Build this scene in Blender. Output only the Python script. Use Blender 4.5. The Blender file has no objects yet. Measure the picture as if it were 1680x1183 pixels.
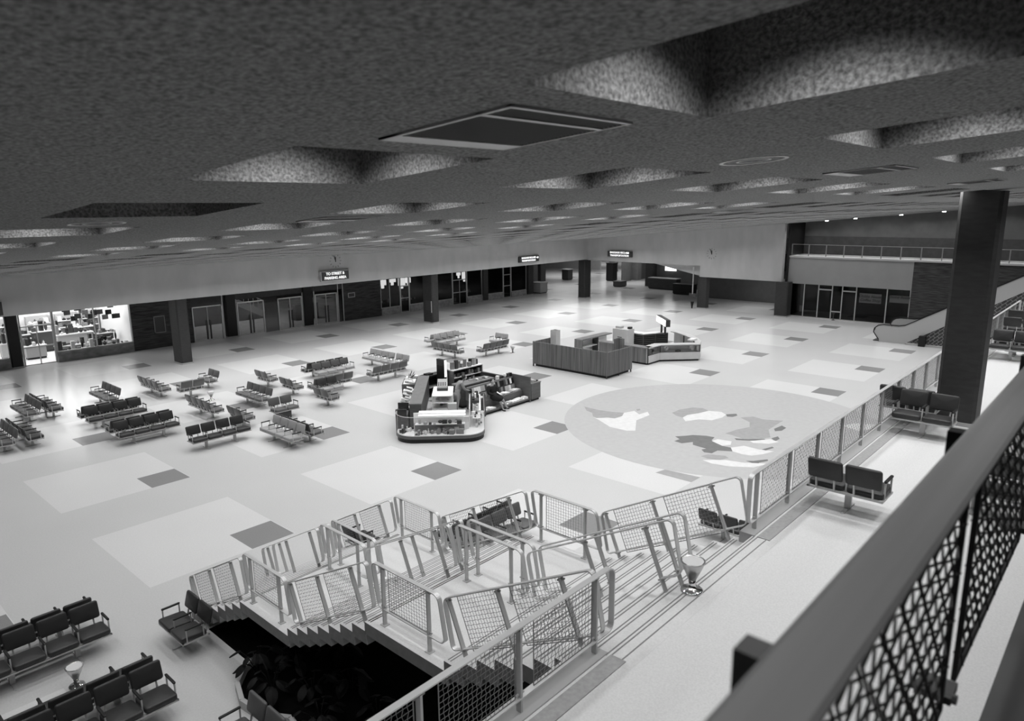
import bpy, math, random
from mathutils import Vector, Matrix
RND = random.Random(7)
SC = bpy.context.scene
COL = SC.collection
PI = math.pi

# ---------------------------------------------------------------- materials
def mat(name, v, rough=.5, metal=0.0, noise=0.0, nscale=(6, 6, 6), spec=.4, emit=0.0, bump=0.0, detail=3.0, lo=None):
    m = bpy.data.materials.new(name); m.use_nodes = True
    nt = m.node_tree; b = nt.nodes['Principled BSDF']
    b.inputs['Base Color'].default_value = (v, v, v, 1)
    b.inputs['Roughness'].default_value = rough
    b.inputs['Metallic'].default_value = metal
    b.inputs['Specular IOR Level'].default_value = spec
    if emit:
        b.inputs['Emission Color'].default_value = (1, 1, 1, 1)
        b.inputs['Emission Strength'].default_value = emit
    if noise or bump:
        tc = nt.nodes.new('ShaderNodeTexCoord'); mp = nt.nodes.new('ShaderNodeMapping')
        mp.inputs['Scale'].default_value = nscale
        nz = nt.nodes.new('ShaderNodeTexNoise'); nz.inputs['Scale'].default_value = 1.0
        nz.inputs['Detail'].default_value = detail
        nt.links.new(tc.outputs['Object'], mp.inputs['Vector'])
        nt.links.new(mp.outputs['Vector'], nz.inputs['Vector'])
        if noise:
            mr = nt.nodes.new('ShaderNodeMapRange')
            mr.inputs['From Min'].default_value = .3; mr.inputs['From Max'].default_value = .7
            mr.inputs['To Min'].default_value = v * (1 - noise); mr.inputs['To Max'].default_value = v * (1 + noise)
            nt.links.new(nz.outputs['Fac'], mr.inputs['Value'])
            nt.links.new(mr.outputs['Result'], b.inputs['Base Color'])
        if bump:
            bp = nt.nodes.new('ShaderNodeBump'); bp.inputs['Strength'].default_value = bump
            bp.inputs['Distance'].default_value = .02
            nt.links.new(nz.outputs['Fac'], bp.inputs['Height'])
            nt.links.new(bp.outputs['Normal'], b.inputs['Normal'])
    return m

def glassmat(name, tint=.9, refl=.08):
    m = bpy.data.materials.new(name); m.use_nodes = True
    nt = m.node_tree; nt.nodes.clear()
    o = nt.nodes.new('ShaderNodeOutputMaterial'); mx = nt.nodes.new('ShaderNodeMixShader')
    t = nt.nodes.new('ShaderNodeBsdfTransparent'); t.inputs['Color'].default_value = (tint, tint, tint, 1)
    g = nt.nodes.new('ShaderNodeBsdfGlossy'); g.inputs['Roughness'].default_value = .03
    mx.inputs['Fac'].default_value = refl
    nt.links.new(t.outputs[0], mx.inputs[1]); nt.links.new(g.outputs[0], mx.inputs[2])
    nt.links.new(mx.outputs[0], o.inputs['Surface'])
    return m

def floor_material():
    """terrazzo: 6.1 m grid, light 3.66 m squares with a dark 1.2 m tile in one corner"""
    m = bpy.data.materials.new('terrazzo'); m.use_nodes = True
    nt = m.node_tree; b = nt.nodes['Principled BSDF']; L = nt.links
    b.inputs['Roughness'].default_value = .22; b.inputs['Specular IOR Level'].default_value = .45
    tc = nt.nodes.new('ShaderNodeTexCoord'); sp = nt.nodes.new('ShaderNodeSeparateXYZ')
    L.new(tc.outputs['Object'], sp.inputs[0])
    def math_(op, a, bb):
        n = nt.nodes.new('ShaderNodeMath'); n.operation = op
        for i, q in enumerate((a, bb)):
            if q is None: continue
            if isinstance(q, (int, float)): n.inputs[i].default_value = q
            else: L.new(q, n.inputs[i])
        return n.outputs[0]
    def inrange(c, off, w):
        k = math_('FLOORED_MODULO', math_('ADD', c, off), 6.1)
        return math_('LESS_THAN', k, w)
    x, y = sp.outputs[0], sp.outputs[1]
    light = math_('MULTIPLY', inrange(x, 3.05, 3.66), inrange(y, .6, 3.68))
    dark = math_('MULTIPLY', inrange(x, .58, 1.17), inrange(y, .59, 1.18))
    n1 = nt.nodes.new('ShaderNodeTexNoise'); n1.inputs['Scale'].default_value = .35; n1.inputs['Detail'].default_value = 6
    n2 = nt.nodes.new('ShaderNodeTexNoise'); n2.inputs['Scale'].default_value = 30; n2.inputs['Detail'].default_value = 4
    L.new(tc.outputs['Object'], n1.inputs['Vector']); L.new(tc.outputs['Object'], n2.inputs['Vector'])
    base = math_('ADD', math_('MULTIPLY', light, .085), .515)
    one = math_('SUBTRACT', 1.0, dark)
    base = math_('ADD', math_('MULTIPLY', base, one), math_('MULTIPLY', dark, .225))
    var = math_('ADD', math_('MULTIPLY', n1.outputs['Fac'], .10), math_('MULTIPLY', n2.outputs['Fac'], .24))
    base = math_('MULTIPLY', base, math_('ADD', var, .83))
    L.new(base, b.inputs['Base Color'])
    r = math_('ADD', math_('MULTIPLY', n1.outputs['Fac'], .12), .22)
    return m

M = dict(
    floor=floor_material(),
    upfloor=mat('upper_terrazzo', .64, .4, noise=.07, nscale=(45, 45, 45), detail=6),
    map_sea=mat('map_sea', .44, .25, noise=.03, nscale=(5, 5, 5)),
    map_light=mat('map_light', .66, .25, noise=.05, nscale=(5, 5, 5)),
    map_mid=mat('map_mid', .33, .25, noise=.06, nscale=(5, 5, 5)),
    map_dark=mat('map_dark', .17, .25, noise=.06, nscale=(5, 5, 5)),
    ceil=mat('acoustic_ceiling', .265, .95, noise=.5, nscale=(55, 55, 55), spec=.05, detail=2, bump=.5),
    plaster=mat('plaster', .46, .9, noise=.07, nscale=(1.2, 1.2, .5), spec=.1),
    fascia=mat('fascia_plaster', .29, .9, noise=.05, nscale=(1, 1, 1), spec=.1),
    brick=mat('thin_brick', .055, .8, noise=.55, nscale=(1.6, 1.6, 22), spec=.2, bump=.3),
    darkwall=mat('dark_wall', .07, .85, noise=.12, nscale=(3, 3, 3), spec=.15),
    greywall=mat('grey_wall', .12, .85, noise=.08, nscale=(2, 2, 2), spec=.15),
    column=mat('column_cladding', .040, .6, noise=.15, nscale=(4, 4, 14), spec=.3),
    base=mat('column_base', .35, .6),
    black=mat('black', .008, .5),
    metal=mat('satin_aluminium', .62, .34, metal=.4),
    metal2=mat('dull_aluminium', .50, .42, metal=.35),
    urnmetal=mat('urn_metal', .5, .28, metal=1.0),
    chrome=mat('chrome', .75, .12, metal=1.0),
    wire=mat('mesh_wire', .21, .42, metal=.4),
    wiredark=mat('dark_mesh_wire', .02, .5, metal=.3),
    white=mat('white_paint', .80, .5),
    cream=mat('light_laminate', .52, .4, noise=.05, nscale=(3, 3, 3)),
    glass=glassmat('glass', .9, .035), darkglass=glassmat('dark_glass', .55, .018), shopglass=glassmat('shop_glass', .95, .02),
    stone=mat('marble_sill', .22, .4, noise=.35, nscale=(2.2, 2.2, 4), detail=6),
    stonelight=mat('pale_stone_sill', .30, .5, noise=.3, nscale=(4, 4, 5), detail=6),
    stair=mat('stair_terrazzo', .64, .5, noise=.07, nscale=(40, 40, 40), detail=6),
    stairside=mat('stair_side_grey', .20, .7, noise=.1, nscale=(9, 9, 9)),  # darker grey for the end faces of flights and landings
    curb_shade=mat('edge_curb_shade', .34, .6, noise=.1, nscale=(20, 20, 20)), boardgrey=mat('sign_grey', .085, .7), nosing=mat('nosing_strip', .22, .7),
    slat=mat('wood_slats', .135, .5, noise=.45, nscale=(17, 17, .35), detail=2),
    wood=mat('brown_counter', .095, .45, noise=.2, nscale=(2, 2, 9)),
    wooddark=mat('dark_wood', .035, .45, noise=.2, nscale=(2, 2, 9)),
    woodtop=mat('counter_top', .17, .4, noise=.12, nscale=(5, 5, 5)),
    handrail=mat('handrail_vinyl', .14, .55, noise=.10, nscale=(.8, 30, 30)),
    vinylD=mat('dark_vinyl', .035, .42, spec=.35), vinylM=mat('mid_vinyl', .10, .42, spec=.35), vinylL=mat('light_vinyl', .30, .45, spec=.35),
    pad=mat('arm_pad', .012, .5),
    soil_shade=mat('planter_soil_shade', .003, .95, noise=.5, nscale=(8, 8, 8), spec=.05),
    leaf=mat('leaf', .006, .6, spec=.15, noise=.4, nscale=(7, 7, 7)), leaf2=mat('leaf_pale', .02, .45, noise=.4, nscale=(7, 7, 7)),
    lamp=mat('lamp_glow', .8, .5, emit=9.0), signglow=mat('sign_letters', .9, .5, emit=1.0), panelglow=mat('light_panel', .9, .5, emit=2.2),
    shopglow=mat('shop_light', .9, .5, emit=2.0),
    sand=mat('sand', .6, .9), skin=mat('skin', .42, .55), hair=mat('hair', .02, .5), cloth=mat('dark_cloth', .010, .85), blouse=mat('light_cloth', .26, .85),
    stocking=mat('stocking', .33, .6),
    paper=mat('paper', .72, .7), grey=mat('mid_grey', .22, .6), greyd=mat('dark_grey', .05, .6), greyl=mat('pale_grey', .42, .6),
    pattern=None, ground=mat('pavement', .22, .8, noise=.15, nscale=(2, 2, 2)),
)
def pattern_mat():
    m = bpy.data.materials.new('woven_panel'); m.use_nodes = True
    nt = m.node_tree; b = nt.nodes['Principled BSDF']; L = nt.links
    tc = nt.nodes.new('ShaderNodeTexCoord'); mp = nt.nodes.new('ShaderNodeMapping')
    mp.inputs['Rotation'].default_value = (PI / 4, 0, 0); mp.inputs['Scale'].default_value = (0, 1, 1)
    br = nt.nodes.new('ShaderNodeTexBrick'); br.inputs['Scale'].default_value = 1.6
    br.inputs['Color1'].default_value = (.03, .03, .03, 1); br.inputs['Color2'].default_value = (.05, .05, .05, 1)
    br.inputs['Mortar'].default_value = (.2, .2, .2, 1); br.inputs['Mortar Size'].default_value = .03
    sw = nt.nodes.new('ShaderNodeSeparateXYZ'); cb = nt.nodes.new('ShaderNodeCombineXYZ')
    L.new(tc.outputs['Object'], mp.inputs['Vector']); L.new(mp.outputs['Vector'], sw.inputs[0])
    L.new(sw.outputs[1], cb.inputs[0]); L.new(sw.outputs[2], cb.inputs[1])
    L.new(cb.outputs[0], br.inputs['Vector']); L.new(br.outputs['Color'], b.inputs['Base Color'])
    b.inputs['Roughness'].default_value = .6
    return m
M['pattern'] = pattern_mat()

# ---------------------------------------------------------------- mesh builder
class MB:
    def __init__(self): self.v = []; self.f = []; self.fm = []; self.m = 0
    def add(self, vs, fs):
        o = len(self.v); self.v += [tuple(q) for q in vs]
        for f in fs: self.f.append([o + i for i in f]); self.fm.append(self.m)
    def box(self, x0, x1, y0, y1, z0, z1, T=None):
        vs = [Vector((x, y, z)) for z in (z0, z1) for y in (y0, y1) for x in (x0, x1)]
        if T is not None: vs = [T @ q for q in vs]
        self.add(vs, [(0, 2, 3, 1), (4, 5, 7, 6), (0, 1, 5, 4), (2, 6, 7, 3), (0, 4, 6, 2), (1, 3, 7, 5)])
        return self
    def extr(self, pts, vec):
        n = len(pts); a = [Vector(q) for q in pts]; vec = Vector(vec)
        self.add(a + [q + vec for q in a], [tuple(range(n))[::-1], tuple(range(n, 2 * n))] + [(i, (i + 1) % n, n + (i + 1) % n, n + i) for i in range(n)])
        return self
    def prism(self, poly, z0, z1): return self.extr([(x, y, z0) for x, y in poly], (0, 0, z1 - z0))
    def tube(self, path, r, n=8, caps=True):
        P = [Vector(q) for q in path]; rings = []
        for i, p in enumerate(P):
            d = (P[min(i + 1, len(P) - 1)] - P[max(i - 1, 0)]).normalized()
            a = Vector((0, 0, 1)) if abs(d.z) < .9 else Vector((1, 0, 0))
            s = d.cross(a).normalized(); t = d.cross(s)
            rings.append([p + (s * math.cos(2 * PI * k / n) + t * math.sin(2 * PI * k / n)) * r for k in range(n)])
        vs = [q for rg in rings for q in rg]; fs = []
        for i in range(len(P) - 1):
            for k in range(n): fs.append((i * n + k, i * n + (k + 1) % n, (i + 1) * n + (k + 1) % n, (i + 1) * n + k))
        if caps: fs += [tuple(range(n))[::-1], tuple(range((len(P) - 1) * n, len(P) * n))]
        self.add(vs, fs); return self
    def ribbon(self, path2, t, w, F, closed=True):
        """flat bar following a 2-D path in frame F=(O,U,V,N): t in-plane thickness, w width across the plane"""
        O, U, V, N = F; n = len(path2); P = [Vector((a, b)) for a, b in path2]; vs = []
        for i, p in enumerate(P):
            a = P[(i - 1) % n] if closed or i else P[i]; c = P[(i + 1) % n] if closed or i < n - 1 else P[i]
            d = (c - a).normalized(); nn = Vector((-d.y, d.x))
            for q, s in ((p + nn * t / 2, -1), (p + nn * t / 2, 1), (p - nn * t / 2, 1), (p - nn * t / 2, -1)):
                vs.append(O + U * q.x + V * q.y + N * (s * w / 2))
        fs = []
        for i in range(n if closed else n - 1):
            j = (i + 1) % n
            for k in range(4): fs.append((i * 4 + k, i * 4 + (k + 1) % 4, j * 4 + (k + 1) % 4, j * 4 + k))
        if not closed: fs += [(0, 1, 2, 3), (n * 4 - 1, n * 4 - 2, n * 4 - 3, n * 4 - 4)]
        self.add(vs, fs); return self
    def lathe(self, prof, n=20, c=(0, 0, 0)):
        vs = []; fs = []; k = len(prof)
        for i in range(n):
            a = 2 * PI * i / n
            for r, z in prof: vs.append((c[0] + r * math.cos(a), c[1] + r * math.sin(a), c[2] + z))
        for i in range(n):
            j = (i + 1) % n
            for q in range(k - 1): fs.append((i * k + q, j * k + q, j * k + q + 1, i * k + q + 1))
        fs.append(tuple(i * k for i in range(n))[::-1]); fs.append(tuple(i * k + k - 1 for i in range(n)))
        self.add(vs, fs); return self
    def cushion(self, w, d, h, T, r=.05, e=.018, puff=.0):
        """soft box w x d x h centred on the origin of T (h along T's z)"""
        rings = []
        for z, ins in ((-h / 2, e), (-h / 2 + e, 0), (h / 2 - e, 0), (h / 2 - e * .3, e * .6), (h / 2, e * 1.6)):
            ring = []
            W, D = w / 2 - ins, d / 2 - ins
            for cx, cy, a0 in ((W - r, D - r, 0), (-W + r, D - r, 90), (-W + r, -D + r, 180), (W - r, -D + r, 270)):
                for k in range(4):
                    a = math.radians(a0 + 30 * k); ring.append(T @ Vector((cx + r * math.cos(a), cy + r * math.sin(a), z)))
            rings.append(ring)
        n = 16; vs = [q for rg in rings for q in rg] + [T @ Vector((0, 0, h / 2 + puff))]; fs = [tuple(range(n))[::-1]]
        for i in range(len(rings) - 1):
            for k in range(n): fs.append((i * n + k, i * n + (k + 1) % n, (i + 1) * n + (k + 1) % n, (i + 1) * n + k))
        o = (len(rings) - 1) * n
        for k in range(n): fs.append((o + k, o + (k + 1) % n, len(vs) - 1))
        self.add(vs, fs); return self
    def ball(self, c, rx, ry, rz, n=14, m=9, T=None):
        vs = []; fs = []
        for i in range(m + 1):
            t = PI * i / m
            for k in range(n):
                a = 2 * PI * k / n; q = Vector((c[0] + rx * math.sin(t) * math.cos(a), c[1] + ry * math.sin(t) * math.sin(a), c[2] + rz * math.cos(t)))
                vs.append(T @ q if T is not None else q)
        for i in range(m):
            for k in range(n): fs.append((i * n + k, (i + 1) * n + k, (i + 1) * n + (k + 1) % n, i * n + (k + 1) % n))
        self.add(vs, fs); return self
    def build(self, name, mats, parent=None, smooth=False, **kw):
        me = bpy.data.meshes.new(name); me.from_pydata(self.v, [], self.f)
        if not isinstance(mats, (list, tuple)): mats = [mats]
        for q in mats: me.materials.append(M[q] if isinstance(q, str) else q)
        me.polygons.foreach_set('material_index', self.fm)
        if smooth: me.polygons.foreach_set('use_smooth', [True] * len(self.f))
        me.update()
        o = bpy.data.objects.new(name, me); COL.objects.link(o)
        if parent is not None: o.parent = parent
        for a, b in kw.items(): o[a] = b
        return o
def thing(name, label, cat, loc=(0, 0, 0), rz=0, group=None):
    o = bpy.data.objects.new(name, None); COL.objects.link(o); o.location = loc; o.rotation_euler = (0, 0, rz)
    o.empty_display_size = .1
    return tag(o, label, cat, group)
def tag(o, label, cat, group=None):
    o['label'] = label; o['category'] = cat
    if group: o['group'] = group
    return o
def struct(o): o['kind'] = 'structure'; return o
def dup(root, loc, rz=0, label=None, group=None):
    r = root.copy(); COL.objects.link(r); r.location = loc; r.rotation_euler = (0, 0, rz)
    if label: r['label'] = label
    if group: r['group'] = group
    for ch in list(root.children):
        c = ch.copy(); COL.objects.link(c); c.parent = r
        for g in list(ch.children):
            d = g.copy(); COL.objects.link(d); d.parent = c
    return r
def one(name, mb, mats, label, cat, group=None, smooth=False):
    return tag(mb.build(name, mats, None, smooth), label, cat, group)
def TR(x, y, z, rz=0, rx=0, ry=0):
    return Matrix.Translation((x, y, z)) @ Matrix.Rotation(rz, 4, 'Z') @ Matrix.Rotation(ry, 4, 'Y') @ Matrix.Rotation(rx, 4, 'X')
def rrect(w, h, r=.09, k=6):
    p = []
    for cx, cy, a0 in ((w - r, h - r, 0), (r, h - r, 90), (r, r, 180), (w - r, r, 270)):
        for i in range(k + 1):
            a = math.radians(a0 + 90 * i / k); p.append((cx + r * math.cos(a), cy + r * math.sin(a)))
    return p

# ---------------------------------------------------------------- heights
ZU = 3.739      # upper floor
ZL1, ZL2 = 1.23, 2.427
ZM = 6.78        # mezzanine the camera stands on
def zc(y): return 5.45 + .0842 * (22.7 - y)

# ---------------------------------------------------------------- floor
b = MB()
b.m = 0; b.add([(-16, -26, 0), (95, -26, 0), (95, 62, 0), (-16, 62, 0)], [(0, 1, 2, 3)])
def flat(poly, z, m):
    b.m = m; b.add([(x, y, z) for x, y in poly], [tuple(range(len(poly)))])
def inlay(poly, z, m):
    a = sum(poly[i][0] * poly[(i + 1) % len(poly)][1] - poly[(i + 1) % len(poly)][0] * poly[i][1] for i in range(len(poly)))
    flat(poly if a > 0 else poly[::-1], z, m)
inlay([(17 + 6.12 * math.cos(2 * PI * k / 96), -4.5 + 6.12 * math.sin(2 * PI * k / 96)) for k in range(96)], .0015, 1)
LAND = [
 (3, [(15.29, .85), (15.27, .11), (15.39, -.47), (15.6, -.93), (15.14, -1.14), (14.68, -1.09), (14.62, -.82), (14.26, -.52), (14.34, -.28), (14.75, .07), (14.88, .45)]),
 (2, [(15.6, -.93), (16.11, -1.1), (15.81, -1.52), (16.35, -1.59), (15.99, -1.9), (15.02, -1.89), (13.85, -2.59), (13.64, -2.35), (13.62, -1.59), (14.08, -.78), (14.29, -.31), (14.26, -.52), (14.6, -.83), (14.68, -1.09), (15.14, -1.14)]),
 (3, [(16.35, -1.03), (16.55, -1.09), (16.37, -1.23), (16.19, -1.19)]),
 (3, [(16.87, -2.43), (17.52, -2.42), (18.13, -2.69), (18.31, -3.04), (18.13, -3.4), (17.52, -3.28), (16.98, -3.06), (16.54, -3.09), (16.61, -2.75)]),
 (2, [(16.54, -3.09), (16.98, -3.06), (17.52, -3.28), (18.08, -3.43), (18.29, -3.89), (18.03, -4.22), (17.56, -4.29), (16.94, -4.15), (16.72, -3.7), (16.15, -3.43)]),
 (4, [(18.08, -4.2), (18.43, -4.48), (18.2, -4.63), (17.9, -4.57), (17.8, -4.37)]),
 (3, [(18.02, -4.83), (18.48, -5.17), (18.35, -5.62), (18.51, -6.01), (18.7, -6.31), (18.26, -6.3), (17.18, -6.34), (16.35, -6.76), (15.87, -6.53), (15.52, -6.12), (15.67, -5.62), (15.7, -5.31), (16.41, -5.42), (17.06, -5.65), (17.65, -5.39)]),
 (4, [(17.43, -6.45), (18.02, -6.51), (17.85, -6.75), (17.39, -6.76), (17.16, -6.6)]),
 (4, [(16.26, -6.83), (16.63, -6.92), (16.4, -7.08), (16.0, -7.07)]),
 (4, [(15.4, -5.82), (15.61, -6.23), (16.05, -6.67), (15.92, -6.76), (15.49, -6.35), (15.25, -5.96)]),
 (2, [(15.45, -6.37), (16.14, -6.84), (16.02, -7.2), (15.58, -7.01), (15.34, -6.56)]),
 (4, [(14.2, -4.07), (14.51, -4.33), (14.77, -4.49), (15.0, -4.9), (15.04, -5.22), (14.67, -5.29), (14.33, -5.86), (14.34, -6.18), (14.03, -6.43), (13.76, -5.97), (13.37, -5.95), (13.29, -5.71), (13.49, -5.5), (13.69, -5.58), (13.76, -5.03), (14.04, -4.88), (13.65, -4.65), (13.7, -4.32), (14.02, -4.36)]),
 (2, [(14.58, -5.34), (14.91, -5.4), (15.0, -5.9), (14.62, -6.04), (14.33, -5.86)]),
 (3, [(12.86, -5.8), (13.2, -5.9), (13.43, -6.41), (13.3, -6.6), (12.93, -6.45), (12.8, -6.07)]),
 (2, [(14.01, -6.4), (14.34, -6.18), (14.83, -6.44), (14.78, -7.01), (14.93, -7.48), (14.4, -7.31), (14.01, -7.08), (13.94, -6.77)]),
 (4, [(13.41, -7.15), (13.57, -7.34), (14.02, -7.63), (13.89, -7.71), (13.52, -7.55), (13.35, -7.63), (13.16, -7.49), (13.36, -7.37)]),
 (4, [(14.85, -7.08), (15.37, -7.23), (15.29, -7.33), (14.83, -7.22)]),
 (2, [(12.56, -6.02), (13.05, -6.59), (13.2, -7.18), (13.64, -7.82), (12.98, -7.6), (12.55, -6.96), (12.44, -6.42)]),
 (2, [(19.5, -8.2), (20.2, -8.6), (20.5, -9.3), (19.9, -9.4), (19.2, -8.9)]),
]
for i, (m, p) in enumerate(LAND): inlay(p, .003 + .0001 * i, m)
inlay([(10.53, -5.45), (10.97, -5.53), (11.09, -6.72), (10.54, -6.7)], .003, 3)
struct(b.build('floor', ['floor', 'map_sea', 'map_light', 'map_mid', 'map_dark']))

# ---------------------------------------------------------------- ceiling: sloping, coffered
b = MB()
PX, PY, OW, OD = 2.44, 2.37, 1.17, 1.16
X0, Y0 = -6.75, -16.2
CI = range(-3, 23); CJ = range(-3, 16)
COFFERS = []
ylo = Y0 + PY * CJ[0] - .6; yhi = 22.75; xlo = X0 + PX * CI[0] - .64; xhi = 49.0
def q4(p): b.add([(x, y, zc(y) + dz) for x, y, dz in p], [(0, 1, 2, 3)])
for i in CI:
    xa = X0 + PX * i; xb = xa + OW; xl = xa - .635; xr = xl + PX
    if i == CI[-1]: xr = xhi
    for j in CJ:
        ya = Y0 + PY * j; yb = ya + OD; yl = ya - .605; yr = yl + PY
        if j == CJ[-1]: yr = yhi
        if xa > 44.3 and ya > 3.5 or yb > 22.4:
            q4([(xl, yl, 0), (xl, yr, 0), (xr, yr, 0), (xr, yl, 0)]); continue
        for (x1, x2, y1, y2) in ((xl, xr, yl, ya), (xl, xr, yb, yr), (xl, xa, ya, yb), (xb, xr, ya, yb)):
            q4([(x1, y1, 0), (x1, y2, 0), (x2, y2, 0), (x2, y1, 0)])
        h = .62
        q4([(xa, ya, 0), (xa, ya, h), (xa, yb, h), (xa, yb, 0)]); q4([(xb, ya, 0), (xb, yb, 0), (xb, yb, h), (xb, ya, h)])
        q4([(xa, ya, 0), (xb, ya, 0), (xb, ya, h), (xa, ya, h)]); q4([(xa, yb, 0), (xa, yb, h), (xb, yb, h), (xb, yb, 0)])
        q4([(xa, ya, h), (xa, yb, h), (xb, yb, h), (xb, ya, h)][::1])
        COFFERS.append((i, j, (xa + xb) / 2, (ya + yb) / 2))
struct(b.build('ceiling', 'ceil'))
# one lamp up in each lit coffer
UNLIT = {(0, 2), (-1, 2), (-2, 1)}
LIGHTE = 28
ld = {}
def coffer_light(x, y, e, k):
    if k not in ld:
        l = bpy.data.lights.new('coffer_lamp', 'AREA'); l.shape = 'DISK'; l.size = .30; l.energy = e; l.spread = math.radians(122); ld[k] = l
    o = bpy.data.objects.new('coffer_lamp', ld[k]); COL.objects.link(o); o.location = (x, y, zc(y) + (.44 if x < 5 and y < 0 else .24))
for i, j, x, y in COFFERS:
    if (i, j) in UNLIT or x > 45.5 and y > 4: continue
    if x < -10 or y < -19: continue
    k = 1.0
    if x < -1: k = .55
    elif x < 5: k = .8
    if y > 17: k *= 1.5
    if x > 34: k *= (1.15 if y > 8 else .7)
    coffer_light(x, y, LIGHTE * k, round(k, 3))

def vent(x, y, w, d, label):
    z = zc(y); t = thing('ceiling_vent', label, 'air vent', (x, y, z - .004), group=None)
    sl = Matrix.Rotation(-math.atan(.0842), 4, 'X')
    f = MB()
    for (a0, a1, c0, c1) in ((-w / 2, w / 2, -d / 2, -d / 2 + .02), (-w / 2, w / 2, d / 2 - .12, d / 2), (-w / 2, -w / 2 + .02, -d / 2, d / 2), (w / 2 - .012, w / 2, -d / 2, d / 2), (-w / 2, w / 2, -d / 2 + .14, -d / 2 + .165)):
        f.box(a0, a1, c0, c1, -.006, .008, sl)
    f.build('frame', 'metal2', t)
    g = MB()
    n = 26
    for k in range(n):
        yy = -d / 2 + .02 + (d - .14) * (k + .5) / n
        g.box(-w / 2 + .02, w / 2 - .012, yy - .004, yy + .004, -.003, .012, sl)
    g.build('louvre_slats', 'greyd', t)
    MB().box(-w / 2, w / 2, -d / 2, d / 2, .012, .016, sl).build('backing', 'black', t)
    return t
vent(-6.18, -14.47, .74, .72, 'square slatted air vent with pale frame in the ceiling near the camera')
vent(-1.22, -14.43, .76, .6, 'dark air vent in the ceiling near the tall column, with light rings to its left')
vent(3.7, -14.43, .76, .6, 'narrow dark air vent over the top of the tall near column')
vent(-3.7, -9.7, .76, .6, 'dark flat ceiling vent left of centre between bright coffers')
vent(6.0, -9.7, .76, .6, 'long dark ceiling vent right of centre among small coffers')
def ring(x, y, label):
    t = thing('ceiling_speaker', label, 'ceiling speaker', (x, y, zc(y)))
    sl = Matrix.Rotation(-math.atan(.0842), 4, 'X')
    for r0, r1, nm in ((.2, .225, 'outer_ring'), (.1, .115, 'inner_ring')):
        m_ = MB(); n = 32; vs = []; fs = []
        for k in range(n):
            a = 2 * PI * k / n
            for r, z in ((r0, -.004), (r1, -.004), (r1, .006), (r0, .006)): vs.append(sl @ Vector((r * math.cos(a), r * math.sin(a), z)))
        for k in range(n):
            for q in range(4): fs.append((k * 4 + q, k * 4 + (q + 1) % 4, ((k + 1) % n) * 4 + (q + 1) % 4, ((k + 1) % n) * 4 + q))
        m_.add(vs, fs); m_.build(nm, 'metal', t)
ring(-3.58, -14.36, 'round ceiling speaker with two pale rings, right of centre near the big vent')
ring(-6.15, -9.64, 'round ceiling speaker at the far left below the dark coffer')

# ---------------------------------------------------------------- left side: soffit, wall, shops
def wallbox(name, mats, *boxes):
    w = MB()
    for q in boxes: w.box(*q)
    return struct(w.build(name, mats))
wallbox('wall_left_soffit', 'plaster', (-16, 45.5, 22.75, 23.0, 3.6, zc(22.75) + .3))
wallbox('ceiling_left', 'greywall', (-16, 45.5, 23.0, 29.3, 3.6, 3.75))
wallbox('wall_left', 'brick', (7.75, 11.4, 29, 29.3, 0, 3.6), (22.9, 26.4, 29, 29.3, 0, 3.6), (-16, -1.2, 29, 29.3, 0, 3.6))
wallbox('wall_left_transom', 'darkwall', (11.4, 13.6, 29.05, 29.2, 2.45, 3.6), (14.35, 19.45, 29.05, 29.2, 2.45, 3.6), (20.35, 22.9, 29.05, 29.2, 2.45, 3.6))

def pillar(name, label, x0, x1, y0, y1, z0, z1, mt='column'):
    t = thing(name, label, 'column', ((x0 + x1) / 2, (y0 + y1) / 2, z0))
    w, d, c = (x1 - x0) / 2, (y1 - y0) / 2, .06
    def oc(e): return [(w - c + e, -d - e), (w + e, -d + c - e), (w + e, d - c + e), (w - c + e, d + e), (-w + c - e, d + e), (-w - e, d - c + e), (-w - e, -d + c - e), (-w + c - e, -d - e)]
    MB().prism(oc(0), .08, z1 - z0).build('shaft', mt, t)
    MB().prism(oc(.03), 0, .08).build('base', 'base', t)
    return t
pillar('column', 'dark rectangular column on the floor left of the glass street doors', 7.88, 8.5, 22.78, 23.8, 0, 3.6)
c2 = pillar('column', 'dark column in the middle of the left side with a flat box on its face', 26.3, 26.95, 22.78, 23.85, 0, 3.6)
m_ = MB(); m_.box(-.345, -.325, -.35, .2, .95, 1.65); m_.build('cabinet_door', 'greyd', c2)
m_ = MB(); m_.box(-.37, -.325, -.46, -.42, .8, 1.65); m_.build('handle_bar', 'metal2', c2)
pillar('column', 'dark column under the inside corner of the two wall beams', 45.1, 46.1, 22.85, 23.6, 0, 3.5)
pillar('column', 'narrow dark column under the right wall beam beside a hanging rope post', 45.6, 46.1, 10.85, 11.7, 0, 2.62)
pillar('column', 'wide dark pier at the end of the right wall beam by the restaurant', 45.15, 46.1, 4.05, 5.0, 0, 2.62)
for x0, lab in ((13.6, 'slim black column between the first and second street doors'), (19.45, 'slim black column between the third and fourth street doors')):
    pillar('column', lab, x0, x0 + .72, 28.85, 29.25, 0, 3.6, 'black')
pillar('column', 'slim black column left of the bright shop doors', 1.42, 1.98, 28.9, 29.3, 0, 3.6, 'black')
pillar('column', 'slim dark column between the two dark shop windows', 37.85, 38.5, 28.8, 29.3, 0, 3.6)
pillar('column', 'dark pier at the far end of the shops beside the pale desk', 44.0, 44.75, 28.7, 29.6, 0, 3.6)

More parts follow.
